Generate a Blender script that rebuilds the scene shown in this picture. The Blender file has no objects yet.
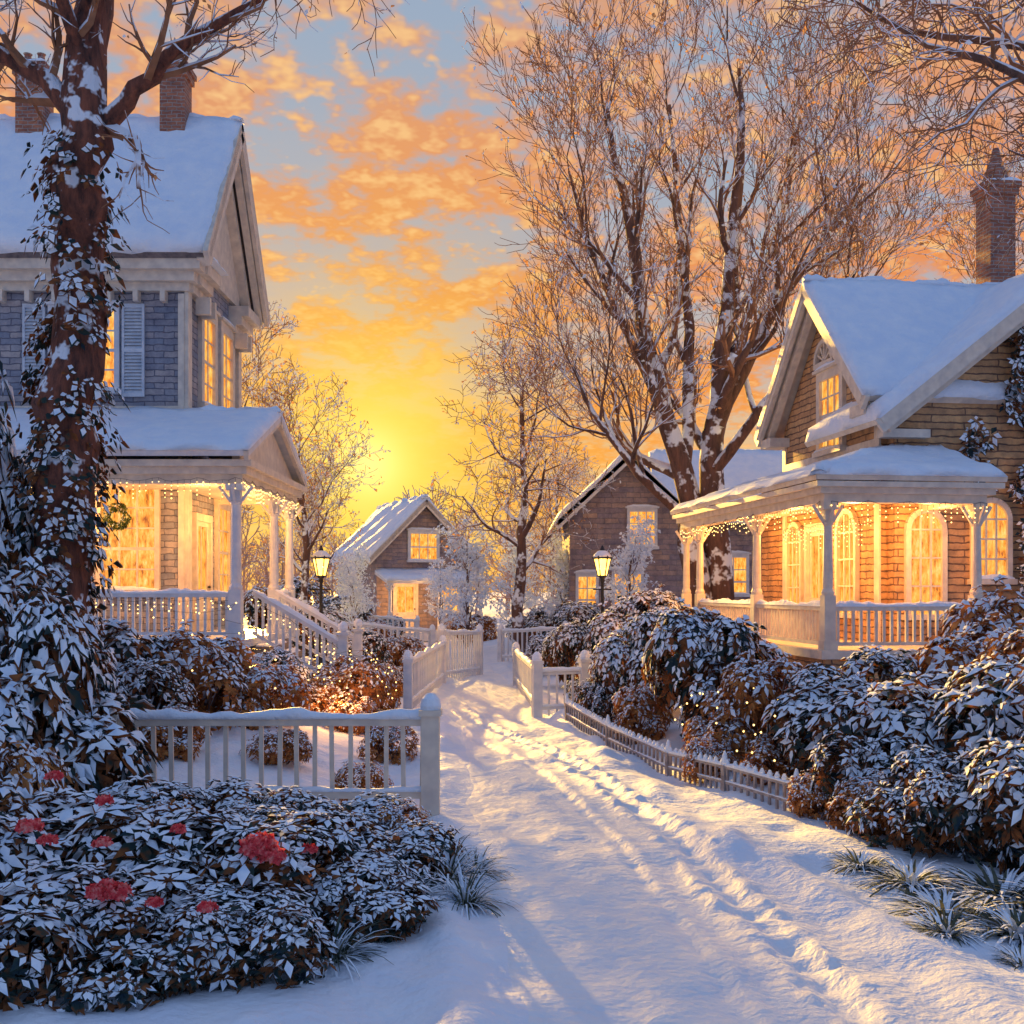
import bpy, math, random
import numpy as np
from mathutils import Vector, Matrix
random.seed(7)
rng = np.random.default_rng(7)
scene = bpy.context.scene
COL = scene.collection
scene.view_settings.view_transform = 'Standard'
scene.view_settings.look = 'None'
scene.view_settings.exposure = 0
R = math.radians

# ------------------------------------------------------------ node helpers
class NT:
    def __init__(s, tree):
        s.t = tree
    def n(s, typ, ins=None, **props):
        nd = s.t.nodes.new(typ)
        for k, v in props.items():
            setattr(nd, k, v)
        if ins:
            for k, v in ins.items():
                sock = nd.inputs[k]
                if isinstance(v, bpy.types.NodeSocket):
                    s.t.links.new(v, sock)
                else:
                    sock.default_value = v
        return nd
    def math(s, op, a, b=0.0, c=None, clamp=False):
        ins = {0: a, 1: b}
        if c is not None:
            ins[2] = c
        return s.n('ShaderNodeMath', ins, operation=op, use_clamp=clamp).outputs[0]
    def ramp(s, fac, stops, interp='LINEAR'):
        nd = s.t.nodes.new('ShaderNodeValToRGB')
        cr = nd.color_ramp
        cr.interpolation = interp
        while len(cr.elements) < len(stops):
            cr.elements.new(0.5)
        for e, (p, c) in zip(cr.elements, stops):
            e.position = p
            e.color = (c[0], c[1], c[2], 1)
        s.t.links.new(fac, nd.inputs[0])
        return nd.outputs[0]
    def mix(s, fac, a, b, blend='MIX'):
        nd = s.t.nodes.new('ShaderNodeMix')
        nd.data_type = 'RGBA'
        nd.blend_type = blend
        for k, v in ((0, fac), (6, a), (7, b)):
            if isinstance(v, bpy.types.NodeSocket):
                s.t.links.new(v, nd.inputs[k])
            elif k == 0:
                nd.inputs[0].default_value = v
            else:
                nd.inputs[k].default_value = (v[0], v[1], v[2], 1)
        return nd.outputs[2]
    def noise(s, vec, scale, detail=4, rough=0.55):
        ins = {'Scale': scale, 'Detail': detail, 'Roughness': rough}
        if vec is not None:
            ins['Vector'] = vec
        return s.n('ShaderNodeTexNoise', ins).outputs[0]

def new_mat(name):
    m = bpy.data.materials.new(name)
    m.use_nodes = True
    m.node_tree.nodes.clear()
    k = NT(m.node_tree)
    out = k.n('ShaderNodeOutputMaterial')
    return m, k, out

def principled(k, out, color, rough=0.7, bump=None, bstr=0.3, bdist=0.02, **extra):
    p = k.n('ShaderNodeBsdfPrincipled')
    if isinstance(color, bpy.types.NodeSocket):
        k.t.links.new(color, p.inputs['Base Color'])
    else:
        p.inputs['Base Color'].default_value = (*color, 1)
    p.inputs['Roughness'].default_value = rough
    for a, b in extra.items():
        p.inputs[a.replace('_', ' ')].default_value = b
    if bump is not None:
        b = k.n('ShaderNodeBump', {'Strength': bstr, 'Distance': bdist, 'Height': bump})
        k.t.links.new(b.outputs[0], p.inputs['Normal'])
    k.t.links.new(p.outputs[0], out.inputs[0])
    return p

def diffuse(k, out, color):
    p = k.n('ShaderNodeBsdfDiffuse', {'Color': color})
    k.t.links.new(p.outputs[0], out.inputs[0])

def simple_mat(name, c1, c2, scale=6, rough=0.7, bstr=0.2, metallic=0.0):
    m, k, out = new_mat(name)
    co = k.n('ShaderNodeTexCoord').outputs['Object']
    nz = k.noise(co, scale, 2)
    col = k.ramp(nz, [(0.3, c1), (0.7, c2)])
    principled(k, out, col, rough, nz, bstr, 0.01, Metallic=metallic)
    return m

def snow_mat(name, c1, c2, scale, bstr, bdist=0.03):
    m, k, out = new_mat(name)
    co = k.n('ShaderNodeTexCoord').outputs['Object']
    n1 = k.noise(co, scale, 3, 0.6)
    n2 = k.noise(co, scale * 7, 2, 0.6)
    h = k.math('ADD', n1, k.math('MULTIPLY', n2, 0.35))
    col = k.ramp(n1, [(0.3, c1), (0.7, c2)])
    principled(k, out, col, 0.65, h, bstr, bdist)
    return m

M_snow = snow_mat('snow', (0.68, 0.77, 0.90), (0.82, 0.86, 0.92), 3.0, 0.8, 0.05)
M_path = snow_mat('packed_snow', (0.72, 0.77, 0.84), (0.86, 0.86, 0.86), 2.0, 0.9, 0.05)
M_ground = snow_mat('ground_snow', (0.70, 0.77, 0.88), (0.82, 0.85, 0.90), 2.2, 0.9, 0.05)
def leafsnow():
    m, k, out = new_mat('snow_on_leaves')
    co = k.n('ShaderNodeTexCoord').outputs['Object']
    nz = k.noise(co, 7, 1)
    diffuse(k, out, k.ramp(nz, [(0.3, (0.62, 0.73, 0.88)), (0.6, (0.86, 0.90, 0.95))]))
    return m
M_leafsnow = leafsnow()

def leaf_mat(name, stops, scale=5):
    m, k, out = new_mat(name)
    co = k.n('ShaderNodeTexCoord').outputs['Object']
    oi = k.n('ShaderNodeObjectInfo').outputs['Random']
    cx = k.n('ShaderNodeCombineXYZ', {0: k.math('MULTIPLY', oi, 9.0)})
    v = k.n('ShaderNodeVectorMath', {0: co, 1: cx.outputs[0]}, operation='ADD')
    nz = k.noise(v.outputs[0], scale, 2, 0.7)
    col = k.ramp(nz, stops)
    p = k.n('ShaderNodeBsdfDiffuse', {'Color': col})
    tr = k.n('ShaderNodeBsdfTranslucent', {'Color': col})
    mx = k.n('ShaderNodeMixShader', {0: 0.3})
    k.t.links.new(p.outputs[0], mx.inputs[1])
    k.t.links.new(tr.outputs[0], mx.inputs[2])
    k.t.links.new(mx.outputs[0], out.inputs[0])
    return m
M_leaf = leaf_mat('shrub_leaf', [(0.3, (0.025, 0.05, 0.075)), (0.45, (0.045, 0.07, 0.06)), (0.53, (0.19, 0.08, 0.04)), (0.75, (0.42, 0.15, 0.05))])
M_leafw = leaf_mat('russet_bounce_leaf', [(0.3, (0.16, 0.06, 0.03)), (0.5, (0.42, 0.17, 0.06)), (0.7, (0.60, 0.29, 0.10))])  # russet foliage; its colour also carries painted warm bounce light
M_twigleaf = leaf_mat('dry_leaf', [(0.3, (0.5, 0.24, 0.11)), (0.6, (0.66, 0.38, 0.18))])
M_petal = leaf_mat('petal', [(0.3, (0.55, 0.03, 0.05)), (0.5, (0.85, 0.12, 0.13)), (0.7, (0.9, 0.42, 0.36))], 22)
M_grass = leaf_mat('grass_blade', [(0.3, (0.05, 0.08, 0.07)), (0.7, (0.16, 0.16, 0.11))])

def bark_mat(name, c1, c2, thr, snow_amt=1.0, scale=4.0, k2=2.2, bump=True):
    m, k, out = new_mat(name)
    co = k.n('ShaderNodeTexCoord').outputs['Object']
    n2 = k.noise(co, scale, 3, 0.65)
    if bump:
        mp = k.n('ShaderNodeMapping', {'Vector': co, 'Scale': (1, 1, 0.22)}).outputs[0]
        nz = k.noise(mp, scale * 3, 5, 0.7)
    else:
        nz = n2
    col = k.ramp(nz, [(0.32, c1), (0.68, c2)])
    g = k.n('ShaderNodeNewGeometry').outputs['Normal']
    z = k.n('ShaderNodeSeparateXYZ', {0: g}).outputs[2]
    s = k.math('ADD', z, k.math('MULTIPLY', k.math('SUBTRACT', n2, 0.5), k2))
    f = k.math('MULTIPLY', k.math('SUBTRACT', s, thr), 5.0, clamp=True)
    f = k.math('MULTIPLY', f, snow_amt)
    c = k.mix(f, col, (0.78, 0.84, 0.93))
    if bump:
        principled(k, out, c, 0.85, nz, 1.0, 0.07)
    else:
        diffuse(k, out, c)
    return m
M_bark = bark_mat('bark', (0.05, 0.028, 0.025), (0.20, 0.10, 0.07), 0.07, 1.0, 1.8, 3.4)
M_bark2 = bark_mat('old_bark', (0.03, 0.014, 0.014), (0.28, 0.09, 0.05), 0.27, 1.0, 3.0, 3.6)
M_twig = bark_mat('twig_bark', (0.20, 0.10, 0.06), (0.38, 0.20, 0.12), 0.05, 0.95, 3.0, 2.5, False)
M_twigfar = bark_mat('haze_tinted_twig_bark', (0.42, 0.25, 0.18), (0.54, 0.35, 0.25), 0.4, 0.7, 1.0, 2.2, False)  # distance haze painted into the bark as paler browns

def brick_mat(name, c1, c2, mortar, bw=0.3, bh=0.11, ms=0.012):
    m, k, out = new_mat(name)
    co = k.n('ShaderNodeTexCoord').outputs['Object']
    sp = k.n('ShaderNodeSeparateXYZ', {0: co})
    u = k.math('ADD', sp.outputs[0], sp.outputs[1])
    v = k.n('ShaderNodeCombineXYZ', {0: u, 1: sp.outputs[2]}).outputs[0]
    nz0 = k.noise(co, 5, 2)
    dv = k.n('ShaderNodeVectorMath', {0: v, 1: k.n('ShaderNodeCombineXYZ', {0: k.math('MULTIPLY', nz0, 0.09), 1: k.math('MULTIPLY', nz0, 0.07)}).outputs[0]}, operation='ADD').outputs[0]
    b = k.n('ShaderNodeTexBrick', {'Vector': dv, 'Color1': (*c1, 1), 'Color2': (*c2, 1), 'Mortar': (*mortar, 1), 'Scale': 1.0,
            'Mortar Size': ms, 'Brick Width': bw, 'Row Height': bh, 'Mortar Smooth': 0.4})
    nz = k.noise(co, 3.5, 4, 0.75)
    var = k.ramp(nz, [(0.25, (0.5, 0.5, 0.58)), (0.75, (1.45, 1.35, 1.2))])
    col = k.mix(1.0, b.outputs[0], var, 'MULTIPLY')
    h = k.math('SUBTRACT', k.math('MULTIPLY', nz, 0.5), b.outputs[1])
    principled(k, out, col, 0.85, h, 0.8, 0.025)
    return m
M_brickL = brick_mat('blue_grey_stone_course', (0.19, 0.23, 0.32), (0.36, 0.34, 0.36), (0.12, 0.13, 0.19), 0.42, 0.13)
M_brickR = brick_mat('tan_wood_siding', (0.58, 0.36, 0.18), (0.46, 0.27, 0.14), (0.18, 0.11, 0.08), 1.3, 0.13, 0.016)
M_brickC = brick_mat('chimney_brick', (0.42, 0.17, 0.10), (0.26, 0.10, 0.07), (0.35, 0.3, 0.28), 0.22, 0.08)
M_brickF = brick_mat('grey_far_brick', (0.22, 0.2, 0.26), (0.38, 0.29, 0.26), (0.2, 0.2, 0.24), 0.5, 0.18)
M_white = simple_mat('white_paint', (0.50, 0.54, 0.62), (0.70, 0.70, 0.72), 5, 0.5, 0.3)
M_cream = simple_mat('cream_paint', (0.55, 0.48, 0.42), (0.76, 0.66, 0.54), 5, 0.5, 0.3)
M_shutter = simple_mat('pale_shutter_paint', (0.42, 0.48, 0.57), (0.58, 0.63, 0.70), 6, 0.5)
M_wood = simple_mat('weathered_wood', (0.20, 0.14, 0.10), (0.36, 0.26, 0.18), 8, 0.7, 0.4)
M_oldpaint = simple_mat('weathered_grey_paint', (0.16, 0.14, 0.16), (0.42, 0.36, 0.34), 9, 0.7, 0.4)
M_roof = simple_mat('roof_shingle', (0.10, 0.09, 0.10), (0.2, 0.17, 0.17), 10, 0.8, 0.5)
M_iron = simple_mat('black_iron', (0.02, 0.02, 0.025), (0.05, 0.05, 0.055), 12, 0.45, 0.2, 0.6)
M_needle = leaf_mat('wreath_green', [(0.3, (0.03, 0.07, 0.03)), (0.7, (0.10, 0.13, 0.05))], 12)

def glow_mat(name, stops, strength, scale=3.0, transp=0.0, gloss=True):
    m, k, out = new_mat(name)
    co = k.n('ShaderNodeTexCoord').outputs['Object']
    mp = k.n('ShaderNodeMapping', {'Vector': co, 'Scale': (2.6, 1, 0.9)}).outputs[0]
    nz = k.noise(mp, scale, 4, 0.65)
    col = k.ramp(nz, stops)
    e = k.n('ShaderNodeEmission', {'Color': col, 'Strength': strength})
    if transp > 0:
        t = k.n('ShaderNodeBsdfTransparent')
        mx = k.n('ShaderNodeMixShader', {0: transp})
        k.t.links.new(e.outputs[0], mx.inputs[1])
        k.t.links.new(t.outputs[0], mx.inputs[2])
        k.t.links.new(mx.outputs[0], out.inputs[0])
    elif gloss:
        g = k.n('ShaderNodeBsdfGlossy', {'Roughness': 0.08, 'Color': (0.5, 0.5, 0.5, 1)})
        mx = k.n('ShaderNodeMixShader', {0: 0.06})
        k.t.links.new(e.outputs[0], mx.inputs[1])
        k.t.links.new(g.outputs[0], mx.inputs[2])
        k.t.links.new(mx.outputs[0], out.inputs[0])
    else:
        k.t.links.new(e.outputs[0], out.inputs[0])
    return m
M_pane = glow_mat('lit_window', [(0.34, (0.42, 0.10, 0.02)), (0.44, (0.92, 0.30, 0.035)), (0.55, (1.0, 0.48, 0.08)), (0.68, (1.0, 0.70, 0.24))], 1.25, 3.6)
M_bulb = glow_mat('bulb_glow', [(0.3, (1.0, 0.55, 0.14)), (0.7, (1.0, 0.66, 0.24))], 4.5, gloss=False)
M_lantern = glow_mat('lantern_glass', [(0.3, (1.0, 0.50, 0.08)), (0.7, (1.0, 0.60, 0.12))], 6.0, 3.0, 0.35)
for m_ in (M_bulb, M_lantern, M_pane): m_.cycles.emission_sampling = 'NONE'

# ------------------------------------------------------------ mesh helpers
def mesh_np(name, V, F, MI=None, smooth=False, mats=()):
    V = np.ascontiguousarray(V, dtype=np.float32)
    F = np.ascontiguousarray(F, dtype=np.int32)
    me = bpy.data.meshes.new(name)
    me.vertices.add(len(V)); me.vertices.foreach_set('co', V.ravel())
    k = F.shape[1]
    me.loops.add(F.size); me.loops.foreach_set('vertex_index', F.ravel())
    me.polygons.add(len(F))
    me.polygons.foreach_set('loop_start', np.arange(0, F.size, k, dtype=np.int32))
    for m in mats:
        me.materials.append(m)
    if MI is not None:
        me.polygons.foreach_set('material_index', np.ascontiguousarray(MI, dtype=np.int32))
    me.polygons.foreach_set('use_smooth', np.full(len(F), smooth, dtype=bool))
    me.update(calc_edges=True)
    return me

def thing(name, label, category, loc=(0, 0, 0), rz=0.0, group=None, data=None):
    o = bpy.data.objects.new(name, data)
    o.location = loc
    o.rotation_euler = (0, 0, rz)
    o['label'] = label
    o['category'] = category
    if group:
        o['group'] = group
    if data is None:
        o.empty_display_size = 0.3
    COL.objects.link(o)
    return o

def part(name, me, parent, loc=(0, 0, 0), rz=0.0):
    o = bpy.data.objects.new(name, me)
    o.location = loc
    o.rotation_euler = (0, 0, rz)
    COL.objects.link(o)
    o.parent = parent
    return o

class MB:
    def __init__(s, off=(0, 0, 0)):
        s.v = []; s.f = []; s.m = []; s.off = Vector(off)
    def add(s, vs, fs, mi=0):
        b = len(s.v)
        s.v += [tuple(Vector(v) - s.off) for v in vs]
        s.f += [tuple(b + i for i in f) for f in fs]
        s.m += [mi] * len(fs)
    def box(s, x0, x1, y0, y1, z0, z1, mi=0):
        vs = [(x0, y0, z0), (x1, y0, z0), (x1, y1, z0), (x0, y1, z0), (x0, y0, z1), (x1, y0, z1), (x1, y1, z1), (x0, y1, z1)]
        s.add(vs, [(0, 3, 2, 1), (4, 5, 6, 7), (0, 1, 5, 4), (1, 2, 6, 5), (2, 3, 7, 6), (3, 0, 4, 7)], mi)
    def beam(s, p0, p1, w, h, mi=0):
        p0 = Vector(p0); p1 = Vector(p1)
        d = (p1 - p0).normalized()
        side = d.cross(Vector((0, 0, 1)))
        if side.length < 1e-3:
            side = Vector((1, 0, 0))
        side.normalize()
        up = side.cross(d).normalized()
        vs = []
        for p in (p0, p1):
            for a, b in ((-1, -1), (1, -1), (1, 1), (-1, 1)):
                vs.append(p + side * a * w / 2 + up * b * h / 2)
        s.add(vs, [(0, 3, 2, 1), (4, 5, 6, 7), (0, 1, 5, 4), (1, 2, 6, 5), (2, 3, 7, 6), (3, 0, 4, 7)], mi)
    def lathe(s, prof, cx, cy, n=12, mi=0, rot=0.0):
        vs = []
        for r, z in prof:
            for i in range(n):
                a = rot + 2 * math.pi * i / n
                vs.append((cx + r * math.cos(a), cy + r * math.sin(a), z))
        fs = []
        for j in range(len(prof) - 1):
            for i in range(n):
                a = j * n + i; b = j * n + (i + 1) % n
                fs.append((a, b, b + n, a + n))
        fs.append(tuple(range(n - 1, -1, -1)))
        fs.append(tuple((len(prof) - 1) * n + i for i in range(n)))
        s.add(vs, fs, mi)
    def octa(s, c, r, mi=0):
        x, y, z = c
        s.add([(x + r, y, z), (x, y + r, z), (x - r, y, z), (x, y - r, z), (x, y, z + r), (x, y, z - r)],
              [(0, 1, 4), (1, 2, 4), (2, 3, 4), (3, 0, 4), (1, 0, 5), (2, 1, 5), (3, 2, 5), (0, 3, 5)], mi)
    def gable(s, x0, x1, y0, y1, z0, ze, zr, axis, mi=0):
        if axis == 'x':
            ym = (y0 + y1) / 2
            vs = []
            for x in (x0, x1):
                vs += [(x, y0, z0), (x, y1, z0), (x, y1, ze), (x, ym, zr), (x, y0, ze)]
        else:
            xm = (x0 + x1) / 2
            vs = []
            for y in (y1, y0):
                vs += [(x0, y, z0), (x1, y, z0), (x1, y, ze), (xm, y, zr), (x0, y, ze)]
        fs = [(4, 3, 2, 1, 0), (5, 6, 7, 8, 9), (0, 1, 6, 5), (1, 2, 7, 6), (2, 3, 8, 7), (3, 4, 9, 8), (4, 0, 5, 9)]
        s.add(vs, fs, mi)
    def slab(s, q, t, mi=0):
        q = [Vector(p) for p in q]
        n = (q[1] - q[0]).cross(q[3] - q[0]).normalized()
        if n.z < 0:
            n = -n
        vs = q + [p - n * t for p in q]
        s.add(vs, [(0, 1, 2, 3), (7, 6, 5, 4), (0, 4, 5, 1), (1, 5, 6, 2), (2, 6, 7, 3), (3, 7, 4, 0)], mi)
    def snow(s, q, t, nx=24, ny=10, mi=0, lip=0.0, seed=0.0):
        q = [Vector(p) for p in q]
        n = (q[1] - q[0]).cross(q[3] - q[0]).normalized()
        if n.z < 0:
            n = -n
        vs = []
        down = (q[0] - q[3]).normalized()
        for j in range(ny + 1):
            for i in range(nx + 1):
                a = i / nx; b = j / ny
                p = (q[0] * (1 - a) + q[1] * a) * (1 - b) + (q[3] * (1 - a) + q[2] * a) * b
                w = 0.5 * math.sin(p.x * 2.3 + seed) + 0.5 * math.sin(p.y * 2.9 + p.z * 1.7 + 1.3) + 0.4 * math.sin(p.x * 6.1 + p.y * 4.7 + p.z * 5)
                h = t * (1 + 0.26 * w)
                e = min(a * nx, (1 - a) * nx, b * ny + 0.0)
                if e < 0.5:
                    h = h * 0.35
                if j == 0:
                    p = p + down * (lip + 0.05 * math.sin(p.x * 5 + p.y * 4.1 + seed) + 0.04 * random.uniform(-1, 1))
                    h = h * 0.6
                vs.append(p + n * (h + random.uniform(-0.012, 0.012)))
        fs = []
        W = nx + 1
        for j in range(ny):
            for i in range(nx):
                a = j * W + i
                fs.append((a, a + 1, a + W + 1, a + W))
        loop = [i for i in range(W)] + [j * W + nx for j in range(1, ny + 1)] + [ny * W + i for i in range(nx - 1, -1, -1)] + [j * W for j in range(ny - 1, 0, -1)]
        base = len(vs)
        for idx in loop:
            j, i = divmod(idx, W)
            a = i / nx; b = j / ny
            p = (q[0] * (1 - a) + q[1] * a) * (1 - b) + (q[3] * (1 - a) + q[2] * a) * b
            vs.append(p + n * 0.003)
        L = len(loop)
        for i in range(L):
            fs.append((loop[i], base + i, base + (i + 1) % L, loop[(i + 1) % L]))
        s.add(vs, fs, mi)
    def snowrail(s, p0, p1, w, h, mi=0, seg=None):
        p0 = Vector(p0); p1 = Vector(p1)
        L = (p1 - p0).length
        seg = seg or max(3, int(L / 0.1))
        d = (p1 - p0).normalized()
        side = d.cross(Vector((0, 0, 1))).normalized()
        up = side.cross(d)
        vs = []
        for i in range(seg + 1):
            t = i / seg
            p = p0.lerp(p1, t)
            k = 1 + 0.32 * math.sin(t * L * 4.3 + p0.x) + random.uniform(-0.25, 0.25)
            if i in (0, seg):
                k *= 0.45
            for a in (0, 36, 72, 108, 144, 180):
                vs.append(p + side * (math.cos(R(a)) * w / 2 * (0.85 + 0.15 * k)) + up * (math.sin(R(a)) * h * k))
        fs = []
        for i in range(seg):
            for j in range(6):
                a = i * 6 + j; b = i * 6 + (j + 1) % 6
                fs.append((a, a + 6, b + 6, b))
        fs.append((5, 4, 3, 2, 1, 0))
        fs.append(tuple(seg * 6 + j for j in range(6)))
        s.add(vs, fs, mi)
    def mesh(s, name, mats, smooth=False):
        me = bpy.data.meshes.new(name)
        me.from_pydata(s.v, [], s.f)
        for m in mats:
            me.materials.append(m)
        me.polygons.foreach_set('material_index', s.m)
        me.polygons.foreach_set('use_smooth', [smooth] * len(s.f))
        me.update()
        return me
    def obj(s, name, mats, parent, smooth=False):
        return part(name, s.mesh(name, mats, smooth), parent)

# ------------------------------------------------------------ numpy noise
_tab = rng.random((256, 256))
def vnoise(x, y):
    xi = np.floor(x).astype(int); yi = np.floor(y).astype(int)
    fx = x - xi; fy = y - yi
    fx = fx * fx * (3 - 2 * fx); fy = fy * fy * (3 - 2 * fy)
    a = _tab[xi % 256, yi % 256]; b = _tab[(xi + 1) % 256, yi % 256]
    c = _tab[xi % 256, (yi + 1) % 256]; d = _tab[(xi + 1) % 256, (yi + 1) % 256]
    return (a * (1 - fx) + b * fx) * (1 - fy) + (c * (1 - fx) + d * fx) * fy - 0.5
def fbm(x, y, o=4):
    r = 0; a = 1.0; f = 1.0
    for i in range(o):
        r = r + a * vnoise(x * f + i * 17.3, y * f + i * 9.1)
        a *= 0.5; f *= 2.03
    return r
def sstep(a, b, x):
    t = np.clip((x - a) / (b - a), 0, 1)
    return t * t * (3 - 2 * t)

PY = [-10, 4, 6, 9, 14, 18, 22, 28, 34, 42, 60]
PX = [1.5, 1.25, 1.15, 0.85, 0.30, -0.05, -0.50, -0.75, -1.4, -3.3, -8]
PH = [1.4, 1.3, 1.25, 1.15, 1.02, 0.92, 0.85, 0.8, 0.8, 0.8, 0.8]
def pcx(y):
    return (np.interp(y - 1.5, PY, PX) + np.interp(y, PY, PX) * 2 + np.interp(y + 1.5, PY, PX)) / 4
def phw(y, sgn=0):
    return np.interp(y, PY, PH) + 0.28 * fbm(y * 0.55 + sgn * 13.7, np.zeros_like(y) + sgn * 5.1, 3)
TRK = [(-1.2, 22.5), (-0.5, 19), (1.1, 13.9), (1.63, 9.5), (1.94, 6.3), (2.1, 3)]
def trkx(y):
    ys = [p[1] for p in TRK][::-1]; xs = [p[0] for p in TRK][::-1]
    f = lambda q: np.interp(q, ys, xs)
    return (f(y - 1) + 2 * f(y) + f(y + 1)) / 4 + 0.07 * vnoise(y * 0.7, y * 0 + 3)

def surf(x, y):
    s0 = x - pcx(y)
    d = np.abs(s0)
    hw = phw(y, np.sign(s0))
    z = 0.45 * sstep(1.6, 4.6, d) * sstep(8, 15, y) * (1 - sstep(46, 60, y) * 0.6)
    z = z + 0.12 * fbm(x * 0.5, y * 0.5, 4) * (0.4 + sstep(hw - 0.2, hw + 0.8, d))
    z = z + 0.05 * fbm(x * 2.2 + 5, y * 1.3, 4)
    bank = np.exp(-((d - hw - 0.25) / 0.2) ** 2)
    z = z + 0.075 * bank * (0.2 + 1.7 * (vnoise(x * 2, y * 1.4) + 0.5)) * (1 - sstep(30, 45, y))
    t = x - trkx(y)
    on = (1 - sstep(21, 24, y))
    rough = vnoise(x * 11, y * 8)
    z = z + on * 0.045 * (np.exp(-((t - 0.17) / 0.07) ** 2) + 0.8 * np.exp(-((t + 0.17) / 0.08) ** 2)) * (0.7 + 1.6 * rough)
    st = np.sin(y * 2 * math.pi / 0.36)
    z = z - on * 0.05 * np.exp(-(t / 0.10) ** 2) * (0.75 + 0.25 * st + 0.6 * rough)
    t2 = t + 0.62 + 0.1 * vnoise(y * 0.5, y * 0 + 9)
    z = z - on * 0.03 * np.exp(-(t2 / 0.06) ** 2) * (0.8 + rough) + on * 0.015 * np.exp(-((t2 - 0.11) / 0.06) ** 2)
    for off, dep, wd in ((-0.45, 0.03, 0.13), (0.05, 0.022, 0.1), (0.42, 0.026, 0.12)):
        z = z - dep * np.exp(-((s0 - off - 0.12 * vnoise(y * 0.5, y * 0 + off * 9)) / wd) ** 2) * (0.6 + vnoise(x * 3 + off, y * 0.9))
    return z
def gz(x, y):
    return float(surf(np.array([x], float), np.array([y], float))[0])

def axis_pts(dense, step, lo, hi, grow=1.25):
    a, b = dense
    mid = list(np.arange(a, b, step))
    s = step; p = b; r = []
    while p < hi:
        r.append(p); s *= grow; p += s
    r.append(hi)
    s = step; p = a; l = []
    while True:
        s *= grow; p -= s
        if p < lo: break
        l.append(p)
    l.append(lo)
    return np.array(l[::-1] + mid + r)
xs = axis_pts((-5, 5.5), 0.05, -300, 300)
ys = axis_pts((5, 22), 0.06, -40, 900, 1.06)
X, Y = np.meshgrid(xs, ys)
Z = surf(X, Y)
S0 = X - pcx(Y); dd = np.abs(S0); hw = phw(Y, np.sign(S0))
Z = Z - 0.035 * (1 - sstep(hw - 0.26, hw - 0.12, dd)) * (Y < 55)
V = np.stack([X, Y, Z], -1).reshape(-1, 3)
W = len(xs); H = len(ys)
ii, jj = np.meshgrid(np.arange(W - 1), np.arange(H - 1))
a = (jj * W + ii).ravel()
F = np.stack([a, a + 1, a + W + 1, a + W], -1)
g = bpy.data.objects.new('ground', mesh_np('ground', V, F, None, True, [M_ground]))
g['kind'] = 'structure'; COL.objects.link(g)
ys = np.concatenate([np.arange(1, 24, 0.06), np.arange(24, 55, 0.25)])
ts = np.linspace(-1, 1, 56)
T, Y = np.meshgrid(ts, ys)
X = pcx(Y) + T * (phw(Y, np.sign(T)) - 0.09)
Z = surf(X, Y) + 0.005 - 0.010 * sstep(0.95, 1.0, np.abs(T))
V = np.stack([X, Y, Z], -1).reshape(-1, 3)
W = len(ts); H = len(ys)
ii, jj = np.meshgrid(np.arange(W - 1), np.arange(H - 1))
a = (jj * W + ii).ravel()
F = np.stack([a, a + 1, a + W + 1, a + W], -1)
g = bpy.data.objects.new('path', mesh_np('path', V, F, None, True, [M_path]))
g['kind'] = 'structure'; COL.objects.link(g)

# ------------------------------------------------------------ foliage
def norm(a):
    return a / np.maximum(np.linalg.norm(a, axis=-1, keepdims=True), 1e-6)
def rosette(P, N, K, L, Wd, tilt=(-0.35, 0.5), droop=0.25):
    n = len(P)
    rv = rng.normal(size=(n, 3))
    A = norm(np.cross(N, rv)); B = np.cross(N, A)
    phi = (np.arange(K) / K * 2 * math.pi)[None, :] + rng.random((n, 1)) * 6.28 + rng.normal(size=(n, K)) * 0.25
    tl = rng.uniform(tilt[0], tilt[1], (n, K))
    D = np.cos(tl)[..., None] * (np.cos(phi)[..., None] * A[:, None] + np.sin(phi)[..., None] * B[:, None]) + np.sin(tl)[..., None] * N[:, None]
    D = norm(D)
    Wv = norm(np.cross(D, np.broadcast_to(N[:, None], D.shape)))
    Nn = np.cross(Wv, D)
    ln = (L * rng.uniform(0.55, 1.3, (n, K)) * rng.uniform(0.7, 1.25, (n, 1)))[..., None]
    up = np.array([0, 0, 1.0])
    base = P[:, None] + D * ln * 0.06
    mid = P[:, None] + D * ln * 0.55 - up * ln * droop * 0.2
    tip = P[:, None] + D * ln - up * ln * droop
    ml = mid - Wv * ln * Wd * 0.5; mr = mid + Wv * ln * Wd * 0.5
    return base, mr, tip, ml, mid, Nn, ln
def leaf_arrays(base, mr, tip, ml, mc):
    V = np.stack([base, mr, tip, ml, mc], -2).reshape(-1, 3)
    n = len(V) // 5
    o = np.arange(n)[:, None] * 5
    F = np.concatenate([o + np.array([0, 1, 2, 4]), o + np.array([0, 4, 2, 3])], 0)
    return V, F
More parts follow.
